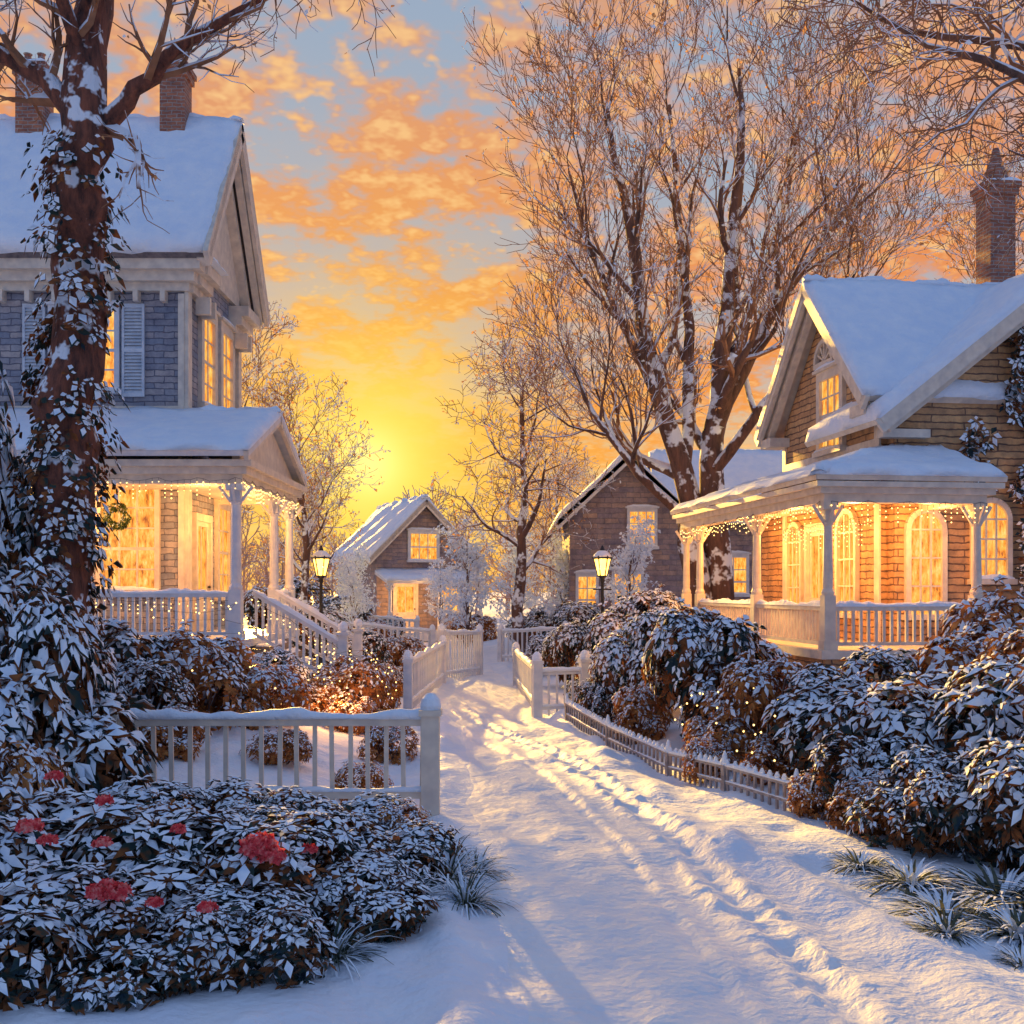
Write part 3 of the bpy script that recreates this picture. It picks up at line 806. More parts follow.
# ------------------------------------------------------------ building parts
def window(parent, x, y, z, w, h, face, nx=2, ny=3, arched=False, sill_snow=True, trim=M_white, wide=0.1, name='window'):
    mb = MB()
    t = wide
    hs = h - w / 2 if arched else h
    mb.box(-w / 2 - t, -w / 2, -0.09, 0.02, 0, hs); mb.box(w / 2, w / 2 + t, -0.09, 0.02, 0, hs)
    mb.box(-w / 2 - t - 0.05, w / 2 + t + 0.05, -0.16, 0.02, -0.1, 0)
    if arched:
        N = 10
        for i in range(N):
            a0 = math.pi * i / N; a1 = math.pi * (i + 1) / N
            rr = w / 2 + t / 2
            mb.beam((math.cos(a0) * rr, -0.035, hs + math.sin(a0) * rr), (math.cos(a1) * rr, -0.035, hs + math.sin(a1) * rr), 0.11, t)
    else:
        mb.box(-w / 2 - t, w / 2 + t, -0.09, 0.02, h, h + t * 1.2)
        mb.box(-w / 2 - t - 0.06, w / 2 + t + 0.06, -0.15, 0.02, h + t * 1.2, h + t * 1.2 + 0.06)
    for i in range(1, nx):
        xx = -w / 2 + w * i / nx
        mb.box(xx - 0.018, xx + 0.018, -0.05, -0.022, 0, h if not arched else hs + math.sqrt(max(0, (w / 2) ** 2 - xx * xx)) - 0.01)
    for j in range(1, ny):
        zz = hs * j / ny if not arched else hs * j / (ny - 1) if ny > 1 else hs
        th = 0.03 if (j == ny // 2 and not arched) else 0.016
        mb.box(-w / 2, w / 2, -0.055, -0.024, zz - th, zz + th)
    if sill_snow:
        mb.snowrail((-w / 2 - t, -0.1, 0.0), (w / 2 + t, -0.1, 0.0), 0.13, 0.06, 1)
        if not arched:
            mb.snowrail((-w / 2 - t, -0.08, h + t * 1.2 + 0.06), (w / 2 + t, -0.08, h + t * 1.2 + 0.06), 0.13, 0.06, 1)
    o = part(name, mb.mesh('window_frame', [trim, M_snow]), parent, (x, y, z), R(face))
    pb = MB()
    if arched:
        vs = [(-w / 2, -0.02, 0), (w / 2, -0.02, 0)] + [(math.cos(math.pi * i / 12) * w / 2, -0.02, hs + math.sin(math.pi * i / 12) * w / 2) for i in range(13)]
        pb.add(vs, [tuple(range(len(vs)))])
    else:
        pb.add([(-w / 2, -0.02, 0), (w / 2, -0.02, 0), (w / 2, -0.02, h), (-w / 2, -0.02, h)], [(0, 1, 2, 3)])
    part('window_pane', pb.mesh('window_pane', [M_pane]), o)
    return o
def shutter(parent, x, y, z, w, h, face):
    mb = MB()
    mb.box(-w / 2, -w / 2 + 0.05, -0.06, -0.005, 0, h); mb.box(w / 2 - 0.05, w / 2, -0.06, -0.005, 0, h)
    for zz in (0, h / 2 - 0.04, h - 0.08):
        mb.box(-w / 2 + 0.05, w / 2 - 0.05, -0.06, -0.005, zz, zz + 0.08)
    n = int(h / 0.075)
    for i in range(n):
        zz = 0.08 + (h - 0.16) * i / n
        mb.add([(-w / 2 + 0.05, -0.05, zz), (w / 2 - 0.05, -0.05, zz), (w / 2 - 0.05, -0.015, zz + 0.07), (-w / 2 + 0.05, -0.015, zz + 0.07)], [(0, 1, 2, 3)])
    return part('shutter', mb.mesh('shutter', [M_shutter]), parent, (x, y, z), R(face))
def door(parent, x, y, z, w, h, face):
    mb = MB()
    mb.box(-w / 2 - 0.12, -w / 2, -0.1, 0.02, 0, h); mb.box(w / 2, w / 2 + 0.12, -0.1, 0.02, 0, h)
    mb.box(-w / 2 - 0.12, w / 2 + 0.12, -0.1, 0.02, h, h + 0.16)
    mb.box(-w / 2, w / 2, -0.035, 0.01, 0, 0.8)
    mb.box(-w / 2, -w / 2 + 0.1, -0.035, 0.01, 0.8, h); mb.box(w / 2 - 0.1, w / 2, -0.035, 0.01, 0.8, h)
    mb.box(-w / 2 + 0.1, w / 2 - 0.1, -0.035, 0.01, h - 0.1, h)
    mb.box(-0.015, 0.015, -0.03, -0.006, 0.8, h - 0.1)
    mb.box(-w / 2 + 0.12, w / 2 - 0.12, -0.05, -0.036, 0.15, 0.65)
    o = part('door', mb.mesh('door', [M_cream]), parent, (x, y, z), R(face))
    pb = MB(); pb.add([(-w / 2 + 0.1, -0.004, 0.8), (w / 2 - 0.1, -0.004, 0.8), (w / 2 - 0.1, -0.004, h - 0.1), (-w / 2 + 0.1, -0.004, h - 0.1)], [(0, 1, 2, 3)])
    part('door_pane', pb.mesh('door_pane', [M_pane]), o)
    kb = MB(); kb.lathe([(0.0, -0.03), (0.03, -0.02), (0.035, 0), (0.03, 0.02), (0.0, 0.03)], w / 2 - 0.05, -0.07, 8)
    part('door_knob', kb.mesh('door_knob', [M_iron], True), o, (0, 0, 0.95))
    return o
def porch_post(parent, x, y, z0, z1, w=0.17, mat=M_white):
    mb = MB()
    h = z1 - z0
    def b(a, c, d): mb.box(-a / 2, a / 2, -a / 2, a / 2, c, d)
    b(w * 1.5, 0, 0.16); b(w * 1.2, 0.16, 0.9)
    mb.lathe([(w * 0.62, 0.9), (w * 0.68, 0.95), (w * 0.5, 1.02), (w * 0.52, 1.2), (w * 0.44, h - 0.38), (w * 0.58, h - 0.34), (w * 0.46, h - 0.3)], 0, 0, 12)
    b(w * 1.0, h - 0.3, h - 0.12); b(w * 1.6, h - 0.12, h)
    for sx, sy in ((1, 0), (-1, 0), (0, 1), (0, -1)):
        mb.beam((sx * w * 0.4, sy * w * 0.4, h - 0.34), (sx * w * 1.6, sy * w * 1.6, h - 0.04), 0.04, 0.05)
    return part('porch_post', mb.mesh('porch_post', [mat]), parent, (x, y, z0))
def railing(parent, p0, p1, h=0.8, sp=0.13, mat=M_white, name='porch_railing', bw=0.045):
    mb = MB()
    a = Vector(p0); c = Vector(p1)
    up = Vector((0, 0, 1))
    mb.beam(a + up * h, c + up * h, 0.09, 0.07); mb.beam(a + up * 0.1, c + up * 0.1, 0.07, 0.06)
    n = max(2, int((c - a).length / sp))
    for i in range(n):
        p = a.lerp(c, (i + 0.5) / n)
        mb.box(p.x - bw / 2, p.x + bw / 2, p.y - bw / 2, p.y + bw / 2, p.z + 0.1, p.z + h - 0.02)
    mb.snowrail(a + up * (h + 0.035), c + up * (h + 0.035), 0.12, 0.07, 1)
    return mb.obj(name, [mat, M_snow], parent)
def chimney(parent, x, y, z0, z1, w, cone=False):
    mb = MB()
    mb.box(x - w / 2, x + w / 2, y - w / 2, y + w / 2, z0, z1 - 0.35)
    mb.box(x - w / 2 - 0.05, x + w / 2 + 0.05, y - w / 2 - 0.05, y + w / 2 + 0.05, z1 - 0.35, z1 - 0.2)
    mb.box(x - w / 2 - 0.09, x + w / 2 + 0.09, y - w / 2 - 0.09, y + w / 2 + 0.09, z1 - 0.2, z1 - 0.08)
    mb.box(x - w / 2 - 0.02, x + w / 2 + 0.02, y - w / 2 - 0.02, y + w / 2 + 0.02, z1 - 0.08, z1)
    if cone:
        mb.lathe([(w * 0.5, z1), (w * 0.36, z1 + 0.25), (w * 0.3, z1 + 0.3), (w * 0.12, z1 + 0.7), (w * 0.1, z1 + 0.72)], x, y, 10)
    else:
        for s in (-1, 1):
            mb.lathe([(0.09, z1), (0.11, z1 + 0.03), (0.08, z1 + 0.06), (0.075, z1 + 0.22), (0.1, z1 + 0.25)], x + s * w * 0.25, y, 10)
    mb.snowrail((x - w / 2 - 0.08, y - w / 2, z1 - 0.08), (x + w / 2 + 0.08, y - w / 2, z1 - 0.08), 0.2, 0.07, 1)
    mb.snowrail((x - w / 2, y, z1), (x + w / 2, y, z1), w * 0.8, 0.06, 1)
    return mb.obj('chimney', [M_brickC, M_snow], parent)
def string_lights(label, p0, p1, n, drop, loc=(0, 0, 0), rz=0.0, seed=1, r=0.016):
    rr = random.Random(seed)
    mb = MB()
    a = Vector(p0); c = Vector(p1)
    prev = None
    for i in range(n + 1):
        t = i / n
        p = a.lerp(c, t) + Vector((0, 0, -0.06 * abs(math.sin(t * n * 0.5)) - rr.random() * 0.03))
        if prev is not None: mb.beam(prev, p, 0.006, 0.006, 0)
        prev = p
        L = rr.choice([0.05, 0.09, 0.14, 0.22]) * drop
        q = p - Vector((0, 0, L))
        mb.beam(p, q + Vector((0.0005, 0, 0)), 0.005, 0.005, 0)
        for k in range(1 + int(L / 0.1)):
            mb.octa(p - Vector((0, 0, L * (k + 1) / (1 + int(L / 0.1)))), r * rr.uniform(0.7, 1.1), 1)
    return thing('string_lights', label, 'string lights', loc, rz, 'warm icicle string lights on porches', mb.mesh('string_lights', [M_iron, M_bulb]))
def point(x, y, z, w, col=(1, 0.44, 0.11), r=0.12):
    l = bpy.data.lights.new('warm_point_light', 'POINT'); l.energy = w; l.color = col; l.shadow_soft_size = r  # shared by porches, street lamps and an added garden glow
    o = bpy.data.objects.new('warm_point_light', l); o.location = (x, y, z); COL.objects.link(o)
    return o
def slope(roofmb, snowmb, q, t=0.16, ts=0.16, nx=30, ny=10, seed=0.0):
    roofmb.slab(q, t); snowmb.snow(q, ts, nx, ny, 0, 0.03, seed)

# ------------------------------------------------------------ LEFT HOUSE
LO = (-9.0, 24.0, 0.0)
LH = thing('house', 'tall grey stone Victorian house with snowy roof and lit porch', 'house', LO)
mb = MB(LO); mb.gable(-17, -6.7, 22.5, 26.85, 0, 9.62, 12.6, 'x'); mb.obj('wall', [M_brickL], LH)
mb = MB(LO)
mb.box(-6.7, -6.62, 22.45, 22.72, 0.2, 9.0); mb.box(-6.7, -6.62, 26.6, 26.88, 0.2, 9.0)
mb.box(-6.82, -6.699, 22.42, 22.5, 0.2, 8.4)
mb.box(-6.7, -6.58, 22.4, 26.9, 5.9, 6.1); mb.box(-17, -6.7, 22.38, 22.5, 5.92, 6.1)
for k, (dy, z0, z1) in enumerate([(0.12, 8.45, 8.62), (0.26, 8.62, 8.82), (0.42, 8.82, 9.06)]):
    mb.box(-17, -6.7 + dy, 22.5 - dy, 22.5, z0, z1)
    mb.box(-6.7, -6.7 + dy + 0.05, 22.5, 23.5, z0, z1)
    mb.box(-6.7, -6.7 + dy + 0.05, 25.95, 26.85 + dy, z0, z1)
mb.gable(-6.7, -6.60, 22.75, 26.6, 9.15, 9.9, 12.35, 'x')
for (y0, y1) in ((21.95, 24.675), (27.4, 24.675)):
    mb.beam((-6.1, y0, 8.98), (-6.1, y1, 12.62), 0.1, 0.36); mb.beam((-6.25, y0 + (0.15 if y0 < 24 else -0.15), 8.95), (-6.25, y1, 12.35), 0.16, 0.2)
    mb.beam((-6.5, y0 + (0.35 if y0 < 24 else -0.35), 8.95), (-6.5, y1, 12.1), 0.2, 0.2)
for y in (22.9, 23.3, 26.1, 26.5):
    mb.box(-6.6, -6.3, y, y + 0.12, 8.1, 8.45)
for x in np.arange(-16.5, -6.9, 0.55):
    mb.box(x, x + 0.1, 22.28, 22.5, 8.22, 8.45)
mb.snowrail((-6.2, 22.1, 9.07), (-6.2, 23.5, 9.07), 0.3, 0.1, 1)
mb.obj('cornice', [M_cream, M_snow], LH)
r = MB(LO); s = MB(LO)
slope(r, s, [(-17.5, 21.95, 9.1), (-6.05, 21.95, 9.1), (-6.05, 24.68, 12.82), (-17.5, 24.68, 12.82)], 0.14, 0.17, 60, 18)
slope(r, s, [(-6.05, 27.41, 9.1), (-17.5, 27.41, 9.1), (-17.5, 24.68, 12.82), (-6.05, 24.68, 12.82)], 0.14, 0.17, 30, 10)
s.snowrail((-17.5, 24.68, 12.86), (-6.05, 24.68, 12.86), 0.3, 0.14)
roof = r.obj('roof', [M_roof], LH); s.obj('roof_snow', [M_snow], roof, True)
chimney(roof, -7.5 - LO[0], 24.5 - LO[1], 11.6, 14.05, 0.55); chimney(roof, -10.65 - LO[0], 24.5 - LO[1], 11.6, 14.05, 0.6)
window(LH, -8.75 - LO[0], 22.5 - LO[1], 6.45, 1.25, 1.6, 0, 2, 4)
shutter(LH, -7.75 - LO[0], 22.5 - LO[1], 6.3, 0.46, 1.9, 0); shutter(LH, -9.78 - LO[0], 22.5 - LO[1], 6.3, 0.46, 1.9, 0)
window(LH, -6.7 - LO[0], 24.05 - LO[1], 6.35, 0.85, 1.9, 90, 2, 4, trim=M_cream, wide=0.2)
window(LH, -6.7 - LO[0], 25.6 - LO[1], 6.35, 0.85, 1.9, 90, 2, 4, trim=M_cream, wide=0.2)
window(LH, -7.85 - LO[0], 22.5 - LO[1], 2.35, 1.1, 2.1, 0, 3, 5, trim=M_cream)
window(LH, -9.7 - LO[0], 22.5 - LO[1], 2.35, 1.1, 2.1, 0, 3, 5, trim=M_cream)
door(LH, -6.7 - LO[0], 23.6 - LO[1], 1.46, 1.0, 2.35, 90)
window(LH, -6.7 - LO[0], 25.3 - LO[1], 2.2, 0.9, 2.0, 90, 2, 4, trim=M_cream, wide=0.14)
r = MB(LO); s = MB(LO)
slope(r, s, [(-14.5, 19.6, 4.84), (-4.7, 19.6, 4.84), (-4.7, 22.4, 5.9), (-14.5, 22.4, 5.9)], 0.1, 0.15, 54, 12)
slope(r, s, [(-4.7, 25.2, 4.84), (-6.6, 25.2, 4.84), (-6.6, 22.4, 5.9), (-4.7, 22.4, 5.9)], 0.1, 0.15, 12, 10)
s.snowrail((-6.6, 22.4, 5.95), (-4.7, 22.4, 5.95), 0.3, 0.12)
pr = r.obj('porch_roof', [M_white], LH); s.obj('porch_roof_snow', [M_snow], pr, True)
mb = MB(LO)
for k, (dy, z0, z1) in enumerate([(0.0, 4.28, 4.45), (0.1, 4.45, 4.58), (0.2, 4.58, 4.7)]):
    mb.box(-14.2, -4.9 + dy, 19.95 - dy, 20.2, z0, z1)
    mb.box(-5.15, -4.9 + dy, 20.2, 25.0 + dy, z0, z1)
    mb.box(-6.7, -5.15, 24.8, 25.0 + dy, z0, z1)
mb.gable(-5.1, -4.95, 20.0, 24.8, 4.7, 4.82, 5.72, 'x')
mb.beam((-4.75, 19.6, 4.74), (-4.75, 22.4, 5.82), 0.08, 0.18); mb.beam((-4.75, 25.2, 4.74), (-4.75, 22.4, 5.82), 0.08, 0.18)
mb.box(-14.2, -5.16, 20.2, 22.49, 4.4, 4.44); mb.box(-6.69, -5.16, 22.49, 24.8, 4.4, 4.44)
mb.obj('porch_entablature', [M_cream], LH)
mb = MB(LO)
mb.box(-14.2, -4.85, 19.85, 22.49, 1.3, 1.45); mb.box(-6.69, -4.85, 22.49, 25.1, 1.3, 1.45)
for x in np.arange(-14, -5, 0.22): mb.box(x, x + 0.12, 19.95, 20.0, 0, 1.3, 0)
mb.box(-14.1, -5.0, 20.05, 22.4, 0, 1.29, 1); mb.box(-6.6, -5.0, 22.4, 25, 0, 1.29, 1)
mb.obj('porch_floor', [M_white, M_brickL], LH)
for (x, y) in ((-5.05, 20.08), (-5.05, 23.3), (-5.05, 24.9), (-7.75, 20.08), (-10.4, 20.08)):
    porch_post(LH, x - LO[0], y - LO[1], 1.45, 4.28, 0.19)
railing(LH, (-10.3 - LO[0], 20.08 - LO[1], 1.45), (-7.85 - LO[0], 20.08 - LO[1], 1.45))
railing(LH, (-7.65 - LO[0], 20.08 - LO[1], 1.45), (-5.15 - LO[0], 20.08 - LO[1], 1.45))
railing(LH, (-5.05 - LO[0], 23.4 - LO[1], 1.45), (-5.05 - LO[0], 24.8 - LO[1], 1.45))
mb = MB(LO)
for i in range(6):
    x0 = -4.85 + i * 0.28
    mb.box(x0, x0 + 0.3, 20.6, 22.5, 0.1, 1.28 - i * 0.17, 0)
    mb.snowrail((x0 + 0.14, 20.65, 1.28 - i * 0.17), (x0 + 0.14, 22.45, 1.28 - i * 0.17), 0.25, 0.05, 1)
mb.obj('steps', [M_wood, M_snow], LH)
for y in (20.55, 22.55):
    railing(LH, (-4.85 - LO[0], y - LO[1], 1.45), (-3.2 - LO[0], y - LO[1], 0.48), 0.85, 0.14, name='stair_railing')
    mb = MB(LO); mb.box(-3.24, -3.08, y - 0.08, y + 0.08, 0.1, 1.5); mb.box(-3.28, -3.04, y - 0.12, y + 0.12, 1.5, 1.56)
    mb.lathe([(0.04, 1.56), (0.09, 1.62), (0.09, 1.7), (0.03, 1.76)], -3.16, y, 10, 1); mb.obj('newel_post', [M_white, M_snow], LH)
string_lights('warm icicle lights hanging along a porch eave', (-13, 19.9, 4.4), (-4.9, 19.9, 4.4), 70, 1.4, seed=1)
string_lights('warm icicle lights hanging along a porch eave', (-4.87, 19.9, 4.4), (-4.87, 25, 4.4), 44, 1.4, seed=2)
string_lights('warm lights wound along the porch railing', (-10.3, 20.0, 2.22), (-5.15, 20.0, 2.22), 34, 1.0, seed=3)
string_lights('warm lights wound along the stair railing', (-4.85, 20.48, 2.22), (-3.2, 20.48, 1.28), 14, 1.0, seed=4)

def wreath(x, y, z, r, face, label):
    n = 160
    a = rng.random(n) * 6.28; b_ = rng.random(n) * 6.28
    rr = r + 0.06 * np.cos(b_)
    P = np.stack([np.cos(a) * rr, 0.05 * np.sin(b_), np.sin(a) * rr], -1)
    N = norm(np.stack([np.cos(a) * np.cos(b_), -np.abs(np.sin(b_)) - 0.3, np.sin(a) * np.cos(b_)], -1))
    lf, sn = foliage('wreath', P, N, 6, 0.06, 0.4, np.full(n, 0.12), mats=(M_needle, M_leafsnow))
    o = thing('wreath', label, 'wreath', (x, y, z), R(face))
    part('foliage', lf, o); part('snow_cover', sn, o)
wreath(-8.05, 22.35, 3.85, 0.2, 0, 'small evergreen wreath hung on a lit window')

# ------------------------------------------------------------ RIGHT HOUSE (local u,v)
RA = 7.6
RL = (5.18, 18.0, 0.0)
RH = thing('house', 'tan Victorian cottage with snowy cross gables and glowing porch', 'house', RL, R(RA))
mb = MB(); mb.gable(1.9, 9.2, 2.05, 6.7, 0, 5.95, 8.38, 'x'); mb.gable(2.05, 8.69, 1.75, 4.2, 0, 5.55, 8.12, 'y')
mb.box(1.92, 5, 6.7, 8.2, 0, 4.7)
mb.obj('wall', [M_brickR], RH)
r = MB(); s = MB()
slope(r, s, [(1.35, 1.62, 5.86), (9.7, 1.62, 5.86), (9.7, 4.375, 8.62), (1.35, 4.375, 8.62)], 0.13, 0.16, 48, 16, 1)
slope(r, s, [(9.7, 7.13, 5.86), (1.35, 7.13, 5.86), (1.35, 4.375, 8.62), (9.7, 4.375, 8.62)], 0.13, 0.16, 30, 10, 2)
s.snowrail((1.35, 4.375, 8.66), (9.7, 4.375, 8.66), 0.3, 0.13)
slope(r, s, [(1.5, 4.6, 5.38), (1.5, 1.2, 5.38), (5.37, 1.2, 8.4), (5.37, 4.6, 8.4)], 0.1, 0.2, 24, 24, 3)
slope(r, s, [(9.24, 1.2, 5.38), (9.24, 4.6, 5.38), (5.37, 4.6, 8.4), (5.37, 1.2, 8.4)], 0.1, 0.2, 20, 18, 4)
roof = r.obj('roof', [M_cream], RH); s.obj('roof_snow', [M_snow], roof, True)
chimney(roof, 5.75, 4.6, 7.6, 11.0, 0.56, cone=True)
mb = MB()
for y0 in (1.62, 7.13):
    mb.beam((1.42, y0, 5.72), (1.42, 4.375, 8.46), 0.09, 0.28); mb.beam((1.62, y0 + (0.12 if y0 < 4 else -0.12), 5.66), (1.62, 4.375, 8.26), 0.14, 0.16)
mb.box(1.45, 1.9, 1.75, 2.35, 5.55, 5.75); mb.box(1.45, 1.9, 6.4, 7.0, 5.55, 5.75)
mb.beam((1.5, 1.26, 5.24), (5.37, 1.26, 8.26), 0.09, 0.26); mb.beam((9.24, 1.26, 5.24), (5.37, 1.26, 8.26), 0.09, 0.26)
mb.beam((1.75, 1.45, 5.24), (5.37, 1.45, 8.06), 0.12, 0.16)
mb.box(1.7, 2.6, 1.5, 1.748, 5.1, 5.25)
mb.box(1.86, 1.9, 2.0, 2.2, 1.3, 5.6); mb.box(1.86, 1.9, 6.55, 6.72, 1.3, 5.6)
mb.box(1.86, 1.9, 2.2, 6.55, 5.0, 5.16)
for a0 in range(6):
    t0 = math.pi * a0 / 6; t1 = math.pi * (a0 + 1) / 6
    mb.beam((1.84, 4.375 + 0.42 * math.cos(t0), 7.05 + 0.42 * math.sin(t0)), (1.84, 4.375 + 0.42 * math.cos(t1), 7.05 + 0.42 * math.sin(t1)), 0.1, 0.09)
    mb.beam((1.85, 4.375, 7.05), (1.85, 4.375 + 0.4 * math.cos(t0), 7.05 + 0.4 * math.sin(t0)), 0.05, 0.04)
mb.box(1.8, 1.9, 3.9, 4.85, 6.95, 7.05)
mb.obj('trim', [M_cream, M_snow], RH)
window(RH, 1.9, 4.1, 5.2, 0.95, 1.45, -90, 3, 4, trim=M_cream, wide=0.16)
window(RH, 1.9, 3.35, 1.9, 0.75, 1.95, -90, 3, 4, arched=True, trim=M_cream, sill_snow=False)
door(RH, 1.9, 4.75, 1.38, 0.95, 2.2, -90)
window(RH, 1.9, 6.0, 1.9, 0.7, 1.85, -90, 3, 4, arched=True, trim=M_cream, sill_snow=False)
window(RH, 2.62, 1.75, 1.9, 0.6, 1.85, 0, 3, 4, arched=True, trim=M_cream, sill_snow=False)
window(RH, 3.9, 1.75, 2.55, 0.6, 1.4, 0, 3, 4, arched=True, trim=M_cream)
window(RH, 5.4, 1.75, 5.2, 0.7, 1.3, 0, 2, 4, trim=M_cream)
window(RH, 5.6, 1.75, 2.3, 0.9, 1.6, 0, 3, 4, trim=M_cream)
r = MB(); s = MB()
slope(r, s, [(-0.35, 8.2, 4.2), (-0.35, -0.35, 4.2), (1.9, 1.75, 4.88), (1.9, 8.2, 4.88)], 0.08, 0.12, 40, 12, 5)
slope(r, s, [(-0.35, -0.35, 4.2), (2.95, -0.35, 4.2), (2.95, 1.75, 4.88), (1.9, 1.75, 4.88)], 0.08, 0.12, 24, 12, 6)
s.snowrail((-0.3, -0.3, 4.23), (1.88, 1.72, 4.9), 0.3, 0.12)
pr = r.obj('porch_roof', [M_cream], RH); s.obj('porch_roof_snow', [M_snow], pr, True)
mb = MB()
for k, (d, z0, z1) in enumerate([(0.0, 3.78, 3.92), (0.1, 3.92, 4.02), (0.2, 4.02, 4.11)]):
    mb.box(-0.12 - d, 0.12, 0.12, 8.1, z0, z1)
    mb.box(-0.12 - d, 2.72 + d, -0.12 - d, 0.12, z0, z1)
    mb.box(2.5, 2.72 + d, 0.12, 1.74, z0, z1)
mb.box(0.12, 1.89, 0.12, 8.1, 4.0, 4.03); mb.box(1.89, 2.5, 0.12, 1.74, 4.0, 4.03)
mb.obj('porch_entablature', [M_cream], RH)
mb = MB()
mb.box(-0.18, 1.9, -0.18, 8.1, 1.22, 1.36, 0); mb.box(1.9, 2.8, -0.18, 1.75, 1.22, 1.36, 0)
mb.box(-0.08, 1.85, -0.08, 8, 0, 1.21, 1); mb.box(1.85, 2.7, -0.08, 1.7, 0, 1.21, 1)
mb.obj('porch_floor', [M_cream, M_brickR], RH)
for (u, v) in ((0, 0), (0, 3.3), (0, 6.95), (2.6, 0), (0, 8.0)):
    porch_post(RH, u, v, 1.36, 3.78, 0.16, M_cream)
railing(RH, (0, 0.1, 1.36), (0, 3.2, 1.36), 0.68, 0.13, M_cream)
railing(RH, (0.1, 0, 1.36), (2.5, 0, 1.36), 0.68, 0.13, M_cream)
railing(RH, (0, 3.4, 1.36), (0, 6.85, 1.36), 0.68, 0.13, M_cream)
string_lights('warm icicle lights hanging along a porch eave', (-0.14, 0, 3.82), (-0.14, 8.0, 3.82), 64, 1.3, RL, R(RA), 5)
string_lights('warm icicle lights hanging along a porch eave', (0, -0.14, 3.82), (2.7, -0.14, 3.82), 26, 1.4, RL, R(RA), 6)
string_lights('warm lights draped across the porch wall', (1.8, 2.2, 3.75), (1.8, 6.5, 3.75), 34, 2.2, RL, R(RA), 7)
def r2w(u, v):
    c, s_ = math.cos(R(RA)), math.sin(R(RA))
    return (RL[0] + u * c - v * s_, RL[1] + u * s_ + v * c)
r = np.random.default_rng(8)
n = 1900
u = 3.1 + r.random(n) ** 1.0 * 4.0; z = 4.2 + r.random(n) * 3.2 - 0.0
z = np.where(r.random(n) < 0.35, 1.0 + r.random(n) * 3.5, z)
ok = (z < 5.4 + np.clip(u - 2.2, 0, 3.2) * 0.78) & (vnoise(u * 2 + 9, z * 1.6) > -0.15) & ~((np.abs(u - 3.9) < .42) & (z < 4.1)) & (u > 3.2 + 0.4 * np.abs(5.0 - z))
P = np.stack([u, 1.65 - r.random(n) * 0.3, z], -1)[ok]
N = norm(np.tile([0, -1, 0.5], (len(P), 1)) + r.normal(size=(len(P), 3)) * 0.35)
lf, sn = foliage('ivy', P, N, 6, 0.15, 0.5, np.full(len(P), 0.55), mats=(M_leaf, M_leafsnow))
o = thing('climbing_ivy', 'snow-covered climbing vine on the tan gable wall', 'ivy', RL, R(RA))
part('foliage', lf, o); part('snow_cover', sn, o)

# ------------------------------------------------------------ COTTAGE
CL = (-4.2, 52.0, 0.0)
CH = thing('house', 'small gabled cottage with snowy roof and glowing windows', 'house', CL, R(24))
mb = MB(); mb.gable(-2.3, 2.3, 0, 6.5, 0, 4.15, 6.35, 'y'); mb.obj('wall', [M_brickF], CH)
r = MB(); s = MB()
slope(r, s, [(-2.85, 7, 3.72), (-2.85, -0.5, 3.72), (0, -0.5, 6.6), (0, 7, 6.6)], 0.14, 0.2, 20, 10, 1)
slope(r, s, [(2.85, -0.5, 3.72), (2.85, 7, 3.72), (0, 7, 6.6), (0, -0.5, 6.6)], 0.14, 0.2, 20, 10, 2)
s.snowrail((0, -0.5, 6.65), (0, 7, 6.65), 0.4, 0.18)
roof = r.obj('roof', [M_roof], CH); s.obj('roof_snow', [M_snow], roof, True)
mb = MB(); mb.beam((-2.85, -0.45, 3.6), (0, -0.45, 6.46), 0.1, 0.26); mb.beam((2.85, -0.45, 3.6), (0, -0.45, 6.46), 0.1, 0.26)
mb.box(-2.32, 2.32, -0.06, 0, 3.2, 3.36); mb.obj('trim', [M_cream], CH)
window(CH, 0, 0, 3.75, 1.3, 1.25, 0, 3, 2, wide=0.14); window(CH, 1.3, 0, 1.3, 0.9, 1.2, 0, 2, 3); window(CH, -2.3, 3, 1.3, 0.9, 1.2, -90, 2, 3)
door(CH, -0.9, 0, 0.5, 1.0, 2.1, 0)
r = MB(); s = MB()
slope(r, s, [(-2.4, -1.9, 2.75), (2.4, -1.9, 2.75), (2.4, -0.06, 3.2), (-2.4, -0.06, 3.2)], 0.12, 0.16, 16, 6, 1)
pr = r.obj('porch_roof', [M_white], CH); s.obj('porch_roof_snow', [M_snow], pr, True)
for u in (-2.2, 0.2, 2.2): porch_post(CH, u, -1.75, 0.4, 2.65, 0.16)
mb = MB(); mb.box(-2.4, 2.4, -1.95, -0.01, 0, 0.4); mb.obj('porch_floor', [M_white], CH)

# ------------------------------------------------------------ GREY HOUSE behind the tree
GL = (4.0, 38.0, 0.0)
GH = thing('house', 'grey stone house with snowy gables and small lit windows', 'house', GL)
mb = MB(); mb.gable(-2.0, 2.0, 0, 6, 0, 4.9, 6.75, 'y'); mb.gable(2.01, 7.5, 1.2, 6.4, 0, 4.9, 7.3, 'x'); mb.obj('wall', [M_brickF], GH)
r = MB(); s = MB()
slope(r, s, [(-2.5, 6, 4.65), (-2.5, -0.4, 4.65), (0, -0.4, 7.0), (0, 6, 7.0)], 0.13, 0.18, 20, 8, 1)
slope(r, s, [(2.5, -0.4, 4.65), (2.5, 6, 4.65), (0, 6, 7.0), (0, -0.4, 7.0)], 0.13, 0.18, 20, 8, 2)
slope(r, s, [(1.2, 0.7, 4.7), (8.0, 0.7, 4.7), (8.0, 3.8, 7.55), (1.2, 3.8, 7.55)], 0.13, 0.18, 24, 10, 3)
slope(r, s, [(8.0, 6.9, 4.7), (1.2, 6.9, 4.7), (1.2, 3.8, 7.55), (8.0, 3.8, 7.55)], 0.13, 0.18, 24, 10, 4)
